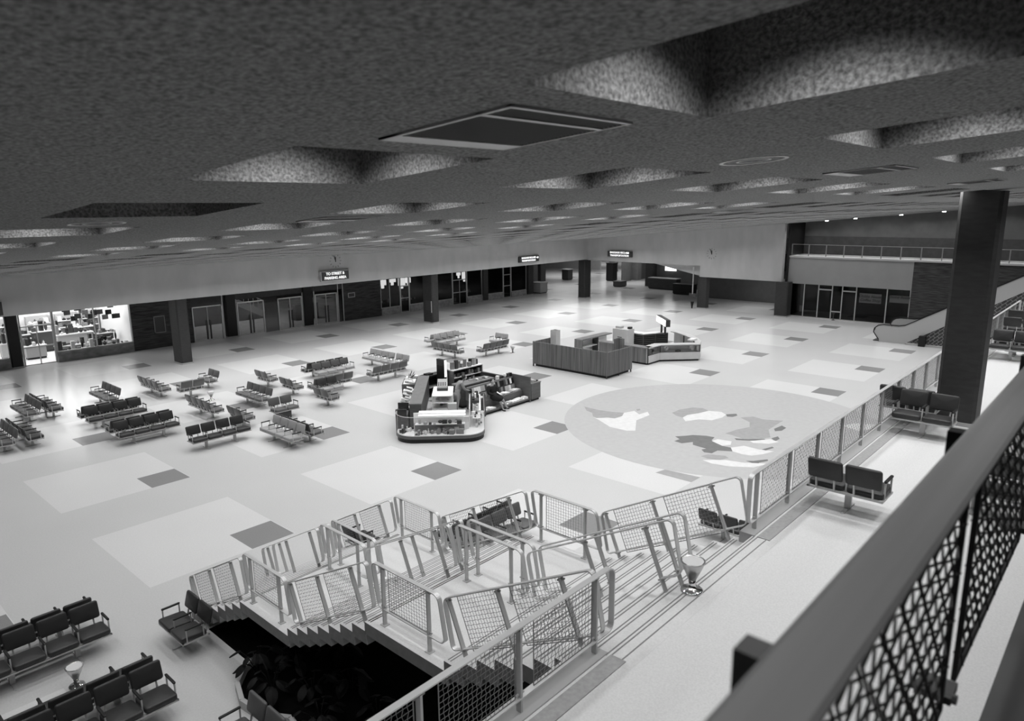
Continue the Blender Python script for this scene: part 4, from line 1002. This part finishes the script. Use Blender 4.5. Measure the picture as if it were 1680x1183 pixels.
m = MB(); kbox(m, .36, .40, -1.2, .5, .93, .975); kbox(m, .95, 3.1, 1.02, 1.06, .93, .975); m.build('glow_strip', 'panelglow', t)
m = MB(); kbox(m, 3.17, 3.23, .6, 1.24, .13, 1.0); m.build('end_post', 'wood', t)
G2 = 'gifts laid out in the glass showcase'
def kgoods(s0, s1, t0, t1, z, n, label, group, along='t', hmax=.16, smin=.05, smax=.14, mats=None, name='gift_item', cat='gift'):
    for k in range(n):
        u = (k + RND.uniform(.3, .7)) / n
        s = RND.uniform(s0, s1) if along == 't' else s0 + (s1 - s0) * u
        tt = t0 + (t1 - t0) * u if along == 't' else RND.uniform(t0, t1)
        p = kp(s, tt, z); w_ = RND.uniform(smin, smax); d_ = RND.uniform(smin, smax); h = RND.uniform(.03, hmax); m = MB(); kind = RND.random()
        if kind < .55: m.box(-w_ / 2, w_ / 2, -d_ / 2, d_ / 2, 0, h, TR(p[0], p[1], p[2], PI / 4 + RND.uniform(-.3, .3)))
        elif kind < .8: m.lathe([(w_ * .3, 0), (w_ * .45, h * .35), (w_ * .2, h * .7), (w_ * .22, h)], 8, p)
        else: m.ball((p[0], p[1], p[2] + h / 2), w_ / 2, w_ / 2, h / 2, 8, 5)
        one(name, m, RND.choice(mats or ['greyd', 'grey', 'paper', 'white', 'greyl', 'black']), label, cat, group)
kgoods(.12, .5, -1.3, .45, .28, 22, 'small gift on the floor of the long showcase pane', 'gifts on the showcase floor', smin=.07, smax=.2, hmax=.2, mats=['greyd', 'black', 'grey', 'paper', 'grey'])
kgoods(.34, .5, -1.25, .4, .615, 9, 'small gift on the glass shelf of the long showcase pane', 'gifts on the showcase shelf', smin=.07, smax=.18, mats=['greyd', 'black', 'grey', 'greyl'])
kgoods(.25, .85, -1.9, -1.5, .28, 10, 'small dark figurine at the rounded left end of the showcase', 'figurines in the showcase left end', hmax=.22, mats=['black', 'greyd', 'paper', 'white'])
kgoods(.9, 3.0, .75, 1.1, .28, 14, 'pale packet on the floor of the showcase right side', 'packets in the showcase right side', 's', mats=['paper', 'white', 'greyl', 'grey'])
kgoods(.95, 3.0, .78, 1.0, .635, 10, 'pale packet on the shelf of the showcase right side', 'packets on the right showcase shelf', 's', mats=['paper', 'white', 'greyl', 'greyd'])
t = thing('adding_machine', 'dark slotted machine on top of the showcase right side', 'machine', kp(1.9, .86, 1.0), PI / 4)
MB().box(-.2, .2, -.14, .14, 0, .1).build('body', 'greyd', t); MB().box(-.15, .15, .02, .12, .1, .15).build('hood', 'black', t)
m = MB(); kbox(m, .95, 3.2, .62, 1.2, .98, 1.0); one('showcase_top', m, 'glass', 'clear glass top of the showcase right side', 'glass top')
kgoods(2.3, 3.1, .7, 1.1, 1.0, 7, 'small item standing on the glass top of the showcase', 'items on the showcase glass top', 's', hmax=.22)
# left counters
t = thing('kiosk_counter', 'long narrow brown counter along the left side of the kiosk', 'counter', (0, 0, 0))
kbox(MB(), 1.75, 6.4, -1.65, -1.2, .08, .97).build('body', 'wood', t); kbox(MB(), 1.73, 6.42, -1.67, -1.18, .97, 1.02).build('counter_top', 'woodtop', t); kbox(MB(), 1.8, 6.35, -1.6, -1.25, 0, .08).build('plinth', 'black', t)
t = thing('magazine_rack', 'tall brown magazine block at the far end of the kiosk left side', 'rack', (0, 0, 0))
kbox(MB(), 4.9, 6.45, -2.25, -1.69, .0, 1.0).build('body', 'wood', t); kbox(MB(), 4.95, 6.4, -2.2, -1.72, 1.0, 1.02).build('tray', 'white', t)
t = thing('magazine_rack', 'stepped white magazine rack in the middle of the kiosk left side', 'rack', (0, 0, 0))
kbox(MB(), 2.75, 4.85, -2.2, -1.69, 0, .45).build('base', 'wood', t)
for k in range(5): kbox(MB(), 2.8 + k * .4, 3.1 + k * .4, -2.15, -1.72, .45, .62 + .06 * k).build('step', 'white', t)
t = thing('magazine_rack', 'low brown sloping rack next to the showcase left end', 'rack', (0, 0, 0))
kbox(MB(), 1.02, 2.7, -2.1, -1.69, 0, .72).build('base', 'wood', t); kbox(MB(), 1.02, 1.08, -2.1, -1.69, .72, 1.0).build('divider', 'wooddark', t); kbox(MB(), 1.9, 1.96, -2.1, -1.69, .72, 1.02).build('divider', 'wooddark', t)
def magazines(s0, s1, t0, t1, z, n, label, group, tilt=0.25, zs=0):
    for k in range(n):
        u = (k + .5) / n; p = kp(s0 + (s1 - s0) * u, RND.uniform(t0, t1), z + zs * u)
        m = MB(); m.box(-.10, .10, -.13, .13, 0, RND.uniform(.01, .05), TR(p[0], p[1], p[2] + .02, PI / 4 + RND.uniform(-.15, .15), tilt))
        one('magazine', m, RND.choice(['paper', 'white', 'greyl', 'grey', 'greyd']), label, 'magazine', group)
magazines(5.0, 6.35, -2.1, -1.8, 1.02, 12, 'magazine lying on the tall block at the kiosk far left', 'magazines on the tall block', .15)
magazines(2.9, 4.75, -2.05, -1.8, .64, 10, 'magazine on the stepped white rack', 'magazines on the stepped rack', .3, .26)
magazines(1.15, 2.6, -2.0, -1.8, .74, 6, 'magazine in the low sloping rack', 'magazines in the low rack', .35)
for k in range(9):
    p = kp(5.6 + .09 * k, -1.95 + RND.uniform(-.12, .12), 1.04); m = MB()
    m.tube([p, (p[0] + RND.uniform(.02, .25), p[1] + RND.uniform(-.15, .1), p[2] + RND.uniform(.12, .3))], .014, 5)
    one('rolled_paper', m, RND.choice(['greyd', 'black', 'grey']), 'dark rolled paper sticking up from the tall magazine block', 'paper roll', 'rolled papers on the tall block')
# dark cabinet and pylon
t = thing('cabinet', 'dark open cabinet at the back left of the kiosk', 'cabinet', (12.35, 7.15, 0))
m = MB(); m.box(-.5, .5, .25, .3, .08, .98); m.box(-.5, -.44, -.15, .3, .08, .98); m.box(.44, .5, -.15, .3, .08, .98); m.box(-.5, .5, -.15, .3, .94, 1.0); m.build('body', 'wooddark', t)
MB().box(-.44, .44, -.12, .25, .42, .45).build('shelf', 'greyl', t); MB().box(-.46, .46, -.1, .28, 0, .08).build('plinth', 'black', t)
one('cash_tray', MB().box(12.0, 12.35, 7.1, 7.35, 1.0, 1.07), 'black', 'flat black tray on top of the dark open cabinet', 'tray')
t = thing('sign_pylon', 'black-faced upright light box rising at the back of the kiosk', 'sign', (12.5, 6.75, 0))
MB().box(-.02, .12, -.25, .25, 0, 1.72).build('casing', 'wooddark', t); MB().box(-.035, -.02, -.23, .23, .85, 1.45).build('dark_face', 'black', t)
MB().box(.0, .1, -.27, -.25, .95, 1.7).build('lit_side', 'panelglow', t)
# centre display cart with register
t = thing('display_cart', 'white and glass display cart in the middle of the kiosk', 'cart', kp(4.1, -.48, 0), PI / 4)
MB().box(-.75, .75, -.38, .38, 0, .28).build('base', 'black', t)
for z in (.30, .58, .86): MB().box(-.8, .8, -.42, .42, z, z + .03).build('shelf', 'white', t)
MB().box(-.78, -.765, -.4, .4, .33, .86).build('glass', 'glass', t)
for x, y in ((-.77, -.4), (-.77, .38), (.77, -.4), (.77, .38)): MB().box(x - .02, x + .02, y - .01, y + .03, .28, .9).build('upright', 'metal', t)
kgoods(3.5, 4.7, -.8, -.2, .33, 8, 'small pale goods on the lower cart shelf', 'goods on the lower cart shelf', 's', mats=['paper', 'white', 'greyl', 'greyd'])
kgoods(3.5, 4.7, -.8, -.2, .61, 8, 'small pale goods on the upper cart shelf', 'goods on the upper cart shelf', 's', mats=['paper', 'white', 'greyl', 'greyd'])
t = thing('cash_register', 'pale cash register on the kiosk display cart', 'cash register', kp(4.3, -.5, .89), PI / 4)
MB().box(-.2, .2, -.22, .22, 0, .12).build('drawer', 'greyd', t); MB().extr([(-.2, -.2, .12), (.2, -.2, .12), (.2, -.2, .42), (.05, -.2, .42), (-.2, -.2, .2)], (0, .4, 0)).build('body', 'greyl', t)
for k in range(12): MB().box(-.17 + .05 * (k // 4), -.14 + .05 * (k // 4), -.15 + .09 * (k % 4), -.1 + .09 * (k % 4), .2 + .04 * (k // 4), .26 + .04 * (k // 4)).build('key', 'black', t)
one('display_stool', kbox(MB(), 3.05, 3.3, -.25, .1, 0, .62), 'greyl', 'small grey box leaning at the front of the display cart', 'box')
# inner counter, rear shelf, low dark wall
t = thing('kiosk_counter', 'dark brown inner counter across the middle of the kiosk', 'counter', (0, 0, 0))
MB().box(11.75, 13.65, 4.6, 5.15, .1, .95).build('body', 'wood', t); MB().box(11.7, 13.7, 4.56, 5.2, .95, 1.0).build('counter_top', 'woodtop', t); MB().box(11.82, 13.6, 4.66, 5.1, 0, .1).build('plinth', 'black', t)
for k in range(9):
    x = 12.6 + .12 * k; one('paperback', MB().box(-.06, .06, -.09, .09, 0, .03, TR(x, 4.9 + RND.uniform(-.12, .12), 1.0, RND.uniform(-.5, .5))), RND.choice(['greyd', 'paper', 'grey']), 'loose booklet on the dark inner counter', 'booklet', 'booklets on the inner counter')
t = thing('display_shelf', 'white-topped shelf of goods at the rear of the kiosk', 'shelf', (12.75, 6.2, 0))
MB().box(0, 1.85, 0, .4, 1.2, 1.24).build('top_board', 'white', t); MB().box(0, 1.85, .34, .4, 0, 1.2).build('back_panel', 'wooddark', t)
for z in (.45, .85): MB().box(.03, 1.82, 0, .34, z, z + .03).build('shelf_board', 'cream', t)
for x in (0, 1.8): MB().box(x, x + .05, 0, .4, 0, 1.2).build('side', 'wood', t)
def wgoods(x0, x1, y0, y1, z, n, label, group, hmax, mats, nm='boxed_toy', wmax=.22):
    for k in range(n):
        u = (k + .5) / n; x = x0 + (x1 - x0) * u; y = RND.uniform(y0, y1); w_ = min(RND.uniform(.1, wmax), (x1 - x0) / n * .95); h = RND.uniform(hmax * .4, hmax); m = MB(); kind = RND.random()
        if kind < .65: m.box(-w_ / 2, w_ / 2, -.06, .06, 0, h, TR(x, y, z, RND.uniform(-.3, .3)))
        else: m.ball((x, y, z + h / 2), w_ / 2, w_ / 2, h / 2, 10, 6)
        one(nm, m, RND.choice(mats), label, 'toy', group)
wgoods(12.8, 14.5, 6.3, 6.45, 1.24, 9, 'boxed toy standing on the white-topped rear shelf', 'toys on the rear shelf top', .42, ['greyd', 'grey', 'cream', 'greyl', 'black'])
wgoods(12.85, 14.5, 6.28, 6.4, .88, 9, 'small toy on the middle board of the rear shelf', 'toys on the middle rear board', .26, ['greyd', 'grey', 'black', 'paper'])
wgoods(12.85, 14.5, 6.28, 6.4, .48, 9, 'small toy on the lowest board of the rear shelf', 'toys on the lowest rear board', .3, ['greyd', 'grey', 'black'])
one('low_partition', MB().box(13.88, 14.0, 4.24, 5.6, 0, 1.08), 'wooddark', 'low dark partition closing the rear right of the kiosk', 'partition')
# magazine bench rack on the right with the seated woman
t = thing('book_rack', 'stepped brown book rack along the right side of the kiosk', 'rack', (0, 0, 0))
MB().box(11.55, 14.35, 3.2, 3.6, 0, .1).build('plinth', 'black', t)
MB().box(11.55, 14.35, 3.12, 3.5, .1, .16).build('bottom_tray', 'wood', t)
MB().box(11.55, 14.35, 3.5, 4.15, .1, .48).build('ledge', 'wood', t)
MB().extr([(11.55, 3.95, .48), (11.55, 4.2, .48), (11.55, 4.2, 1.02), (11.55, 4.12, 1.02)], (2.8, 0, 0)).build('sloping_back', 'woodtop', t)
MB().box(11.5, 11.56, 3.05, 3.3, 0, .92).build('end_post', 'wood', t)
MB().box(14.35, 14.42, 3.1, 4.2, .0, 1.12).build('end_panel', 'wood', t)
def brow(x0, x1, y, z, n, label, group, h=.2, tilt=-.25, skip=None):
    for k in range(n):
        x = x0 + (x1 - x0) * (k + .5) / n
        if skip and skip[0] < x < skip[1]: continue
        m = MB(); m.box(-.06, .06, -.012, .012, 0, h * 1.15, TR(x, y, z, 0, tilt))
        one('paperback', m, RND.choice(['paper', 'white', 'grey', 'greyd', 'black', 'greyl']), label, 'book', group)
brow(11.6, 14.3, 3.90, .485, 21, 'paperback facing out on the lower row of the sloping rack', 'paperbacks on the lower rack row', .2)
brow(11.6, 14.3, 3.985, .75, 21, 'paperback facing out on the upper row of the sloping rack', 'paperbacks on the upper rack row', .2)
for k in range(16):
    x = 11.68 + .17 * k
    if 12.3 < x < 12.8: continue
    one('magazine', MB().box(-.1, .1, -.12, .12, 0, RND.uniform(.03, .1), TR(x, 3.3, .16, RND.uniform(-.15, .15))), RND.choice(['paper', 'white', 'greyl']), 'magazine pile in the bottom tray of the right rack', 'magazine', 'magazines in the bottom tray')
    if x > 12.9 or x < 12.0: one('magazine', MB().box(-.1, .1, -.13, .13, 0, RND.uniform(.02, .08), TR(x, 3.72, .48, RND.uniform(-.15, .15))), RND.choice(['paper', 'white', 'greyl', 'grey']), 'magazine on the ledge of the right rack', 'magazine', 'magazines on the rack ledge')
t = thing('cabinet', 'brown end cabinet at the right corner of the kiosk', 'cabinet', (14.75, 3.4, 0))
MB().box(-.32, .3, -.32, .4, .1, .78).build('body', 'wood', t); MB().box(-.33, .32, -.34, .42, .78, .82).build('top', 'woodtop', t); MB().box(-.28, .26, -.26, .36, 0, .1).build('plinth', 'black', t)
wgoods(14.5, 15.0, 3.2, 3.6, .82, 4, 'small item on the brown end cabinet', 'items on the end cabinet', .12, ['paper', 'greyl', 'greyd'], 'counter_item')
wgoods(13.4, 14.35, 4.16, 4.22, 1.02, 6, 'dark ornament on top of the sloping rack', 'ornaments above the rack', .2, ['greyd', 'paper', 'black'], 'ornament')

# ---------------------------------------------------------------- people
def skinmesh(name, chains, m, parent, sub=2):
    """chains: list of [(x,y,z,r),...]; chains share joints by position; first point of first chain is the root"""
    pts = []; idx = {}; edges = []; rad = []
    for ch in chains:
        prev = None
        for (x, y, z, r) in ch:
            k = (round(x, 4), round(y, 4), round(z, 4))
            if k not in idx: idx[k] = len(pts); pts.append((x, y, z)); rad.append(r)
            if prev is not None: edges.append((prev, idx[k]))
            prev = idx[k]
    me = bpy.data.meshes.new(name); me.from_pydata(pts, edges, []); o = bpy.data.objects.new(name, me); COL.objects.link(o)
    sk = o.modifiers.new('s', 'SKIN'); sd = o.modifiers.new('d', 'SUBSURF'); sd.levels = sub; sd.render_levels = sub
    for i, r in enumerate(rad):
        v = me.skin_vertices[0].data[i]; v.radius = (r, r); v.use_root = (i == 0)
    dg = bpy.context.evaluated_depsgraph_get(); dg.update()
    nm = bpy.data.meshes.new_from_object(o.evaluated_get(dg)); bpy.data.objects.remove(o)
    nm.materials.clear(); nm.materials.append(M[m])
    for p in nm.polygons: p.use_smooth = True
    r = bpy.data.objects.new(name, nm); COL.objects.link(r); r.parent = parent
    return r
def hand(c, d, side, s=1.0):
    """five finger chains from the wrist c towards direction d"""
    c, d = Vector(c), Vector(d).normalized(); sd = Vector(side).normalized(); up = sd.cross(d); ch = []
    palm = c + d * .05 * s
    for k, L in enumerate((.062, .072, .068, .052)):
        a = palm + sd * (.024 - .016 * k) * s; b1 = a + d * L * .5 * s; b2 = b1 + (d - up * .5).normalized() * L * .5 * s
        ch.append([(*c, .024 * s), (*palm, .026 * s), (*a, .012), (*b1, .009), (*b2, .008)])
    th = c + d * .02 * s + sd * .02 * s; ch.append([(*c, .024 * s), (*th, .014), (*(th + (d + sd).normalized() * .035 * s), .0095), (*(th + (d * 1.5 + sd * .6).normalized() * .065 * s), .008)])
    return ch
def head(mb, c, T=None, s=1.0):
    mb.ball(c, .072 * s, .088 * s, .112 * s, 18, 12)
    mb.ball((c[0], c[1] - .09 * s, c[2] - .015 * s), .014 * s, .02 * s, .022 * s, 8, 6)
    for e in (-1, 1):
        mb.ball((c[0] + .076 * s * e, c[1] + .005, c[2] - .01 * s), .012 * s, .02 * s, .03 * s, 8, 6)
WX, WY = 12.52, 3.62
wm = thing('person', 'seated person in dark coat and skirt with white paper on the kiosk rack ledge', 'person', (WX, WY, 0))
hips = (0, 0, .58, .13)
body = [[hips, (0, .02, .76, .115), (0, .01, .92, .125), (0, .0, 1.03, .06), (0, -.02, 1.09, .045)],
        [(0, .01, .92, .125), (-.16, .01, .955, .055), (-.22, -.03, .73, .042), (-.07, -.24, .655, .032)],
        [(0, .01, .92, .125), (.16, .01, .955, .055), (.22, -.03, .73, .042), (.05, -.25, .655, .032)],
        [hips, (-.09, -.06, .57, .095), (-.06, -.46, .56, .065), (.02, -.52, .32, .05), (.06, -.56, .10, .034), (.07, -.66, .045, .03)],
        [hips, (.09, -.06, .57, .095), (.04, -.48, .60, .065), (.16, -.55, .36, .05), (.22, -.60, .15, .034), (.24, -.71, .12, .028)]]
body += hand((-.07, -.24, .655), (.7, -.5, -.1), (0, -.2, 1)) + hand((.05, -.25, .655), (-.6, -.5, -.1), (0, -.2, 1))
bd = skinmesh('body', body, 'stocking', wm)
hb = MB(); head(hb, (0, -.03, 1.2)); hb.build('head', 'skin', bd, True)
fc = MB()
for e in (-.028, .028): fc.ball((e, -.112, 1.215), .009, .006, .006, 8, 5)
fc.ball((0, -.113, 1.145), .02, .006, .006, 8, 5); fc.build('face_features', 'greyd', bd, True)
coat = [[(0, .0, .57, .20), (0, .02, .76, .18), (0, .01, .93, .175), (0, .0, 1.0, .085)], [(0, .01, .93, .175), (-.18, .01, .96, .095), (-.25, -.03, .73, .08), (-.10, -.215, .662, .055)], [(0, .01, .93, .175), (.18, .01, .96, .095), (.25, -.03, .73, .08), (.08, -.225, .662, .055)]]
skinmesh('coat', coat, 'cloth', wm)
skinmesh('skirt', [[(0, .04, .57, .21), (0, -.16, .575, .20), (-.01, -.36, .56, .18), (0, -.50, .53, .15), (.03, -.56, .46, .13)]], 'cloth', wm)
MB().ball((0, .0, 1.235), .085, .095, .098, 16, 9).build('hair', 'hair', wm, True)
for sx, p in ((0, (.07, -.66, .03)), (1, (.24, -.71, .105))): MB().ball((p[0], p[1] + .04, p[2] + .0), .04, .11, .032, 12, 7).build('shoe', 'black', wm, True)
m = MB(); m.box(-.07, .07, -.10, .10, 0, .012, TR(WX + .0, WY - .40, .745, .6, .55)); one('paper_booklet', m, 'paper', 'white folded paper held by the seated person', 'paper')
cm = thing('person', 'standing clerk in a pale blouse bending over the counter inside the kiosk', 'person', (11.22, 4.36, 0), math.radians(62))
hips = (0, 0, .88, .13)
body = [[hips, (0, -.05, 1.05, .115), (0, -.16, 1.22, .12), (0, -.24, 1.31, .055), (0, -.28, 1.35, .045)],
        [(0, -.16, 1.22, .12), (-.16, -.16, 1.25, .055), (-.2, -.25, 1.02, .042), (-.14, -.42, .93, .032)], [(0, -.16, 1.22, .12), (.16, -.16, 1.25, .055), (.2, -.25, 1.02, .042), (.14, -.42, .93, .032)],
        [hips, (-.09, .0, .84, .095), (-.09, .0, .47, .062), (-.09, .03, .1, .036), (-.09, -.09, .045, .032)], [hips, (.09, .0, .84, .095), (.09, -.02, .47, .062), (.09, .03, .1, .036), (.09, -.09, .045, .032)]]
body += hand((-.14, -.42, .93), (.1, -1, -.1), (1, 0, 0)) + hand((.14, -.42, .93), (-.1, -1, -.1), (-1, 0, 0))
bd = skinmesh('body', body, 'stocking', cm)
hb = MB(); head(hb, (0, -.33, 1.45)); hb.build('head', 'skin', bd, True)
skinmesh('blouse', [[(0, .0, .9, .15), (0, -.05, 1.05, .14), (0, -.16, 1.23, .145), (0, -.23, 1.29, .07)], [(0, -.16, 1.23, .145), (-.165, -.16, 1.255, .075), (-.21, -.25, 1.02, .06), (-.15, -.38, .95, .046)], [(0, -.16, 1.23, .145), (.165, -.16, 1.255, .075), (.21, -.25, 1.02, .06), (.15, -.38, .95, .046)]], 'blouse', cm)
skinmesh('skirt', [[(0, .01, .9, .16), (0, .01, .7, .17), (0, .01, .5, .16)]], 'grey', cm)
MB().ball((0, -.30, 1.485), .084, .096, .098, 16, 9).build('hair', 'hair', cm, True)
for e in (-.09, .09): MB().ball((e, -.06, .03), .04, .11, .032, 12, 7).build('shoe', 'black', cm, True)

# ---------------------------------------------------------------- other lights
def area(x, y, z, sx, sy, e, rx=0, rz=0):
    l = bpy.data.lights.new('lamp', 'AREA'); l.shape = 'RECTANGLE'; l.size = sx; l.size_y = sy; l.energy = e
    o = bpy.data.objects.new('lamp', l); COL.objects.link(o); o.location = (x, y, z); o.rotation_euler = (rx, 0, rz)
for x, y, e in ((60, 27, 260), (70, 34, 260), (62, 38, 260), (52, 30, 150), (80, 46, 260), (55, 20, 60)): area(x, y, 3.45, 7, 7, e)
area(4.6, 32.4, 3.45, 6, 5.5, 430)
area(-.8, 32.4, 3.45, 3.6, 5.5, 150)
for x in (3, 10, 17, 24, 31, 38, 43.5): area(x, 25.6, 3.55, 1.6, 1.6, 24)  # unseen lamps added under the left soffit to lift the dim floor
area(17, 34, 6, 8, 2, 260)
area(47.6, -2, 7.3, .4, 8, 25)
area(49, 8, 2.55, 4, 4, 70)  # unseen lamp added to brighten the floor before the dark hall wall

# ---------------------------------------------------------------- world, camera, view
w = bpy.data.worlds.new('World'); SC.world = w; w.use_nodes = True
w.node_tree.nodes['Background'].inputs['Color'].default_value = (.5, .5, .5, 1)
w.node_tree.nodes['Background'].inputs['Strength'].default_value = .05
cam = bpy.data.cameras.new('Camera'); co = bpy.data.objects.new('Camera', cam); COL.objects.link(co)
cam.sensor_fit = 'HORIZONTAL'; cam.sensor_width = 36; cam.lens = 36 * 1171.4166 / 1680; cam.clip_start = .05; cam.clip_end = 400
yaw, pit, rol = .7364, -.2101, -.0096
fw = Vector((math.cos(yaw) * math.cos(pit), math.sin(yaw) * math.cos(pit), math.sin(pit)))
r0 = Vector((math.sin(yaw), -math.cos(yaw), 0)); u0 = r0.cross(fw)
r_ = r0 * math.cos(rol) + u0 * math.sin(rol); u_ = -r0 * math.sin(rol) + u0 * math.cos(rol)
mw = Matrix((( r_.x, u_.x, -fw.x, -8.40641), (r_.y, u_.y, -fw.y, -16.50477), (r_.z, u_.z, -fw.z, 8.26916), (0, 0, 0, 1)))
co.matrix_world = mw
cam.dof.use_dof = True; cam.dof.focus_distance = 24; cam.dof.aperture_fstop = 3.2
SC.camera = co
SC.view_settings.view_transform = 'Standard'; SC.view_settings.look = 'None'; SC.view_settings.gamma = 1; SC.view_settings.use_curve_mapping = False
SC.view_settings.exposure = 0.0
SC.cycles.use_denoising = True
SC.cycles.sample_clamp_indirect = 4
SC.cycles.max_bounces = 7; SC.cycles.diffuse_bounces = 4; SC.cycles.transparent_max_bounces = 12
for p in PROTO.values():
    del p['used']
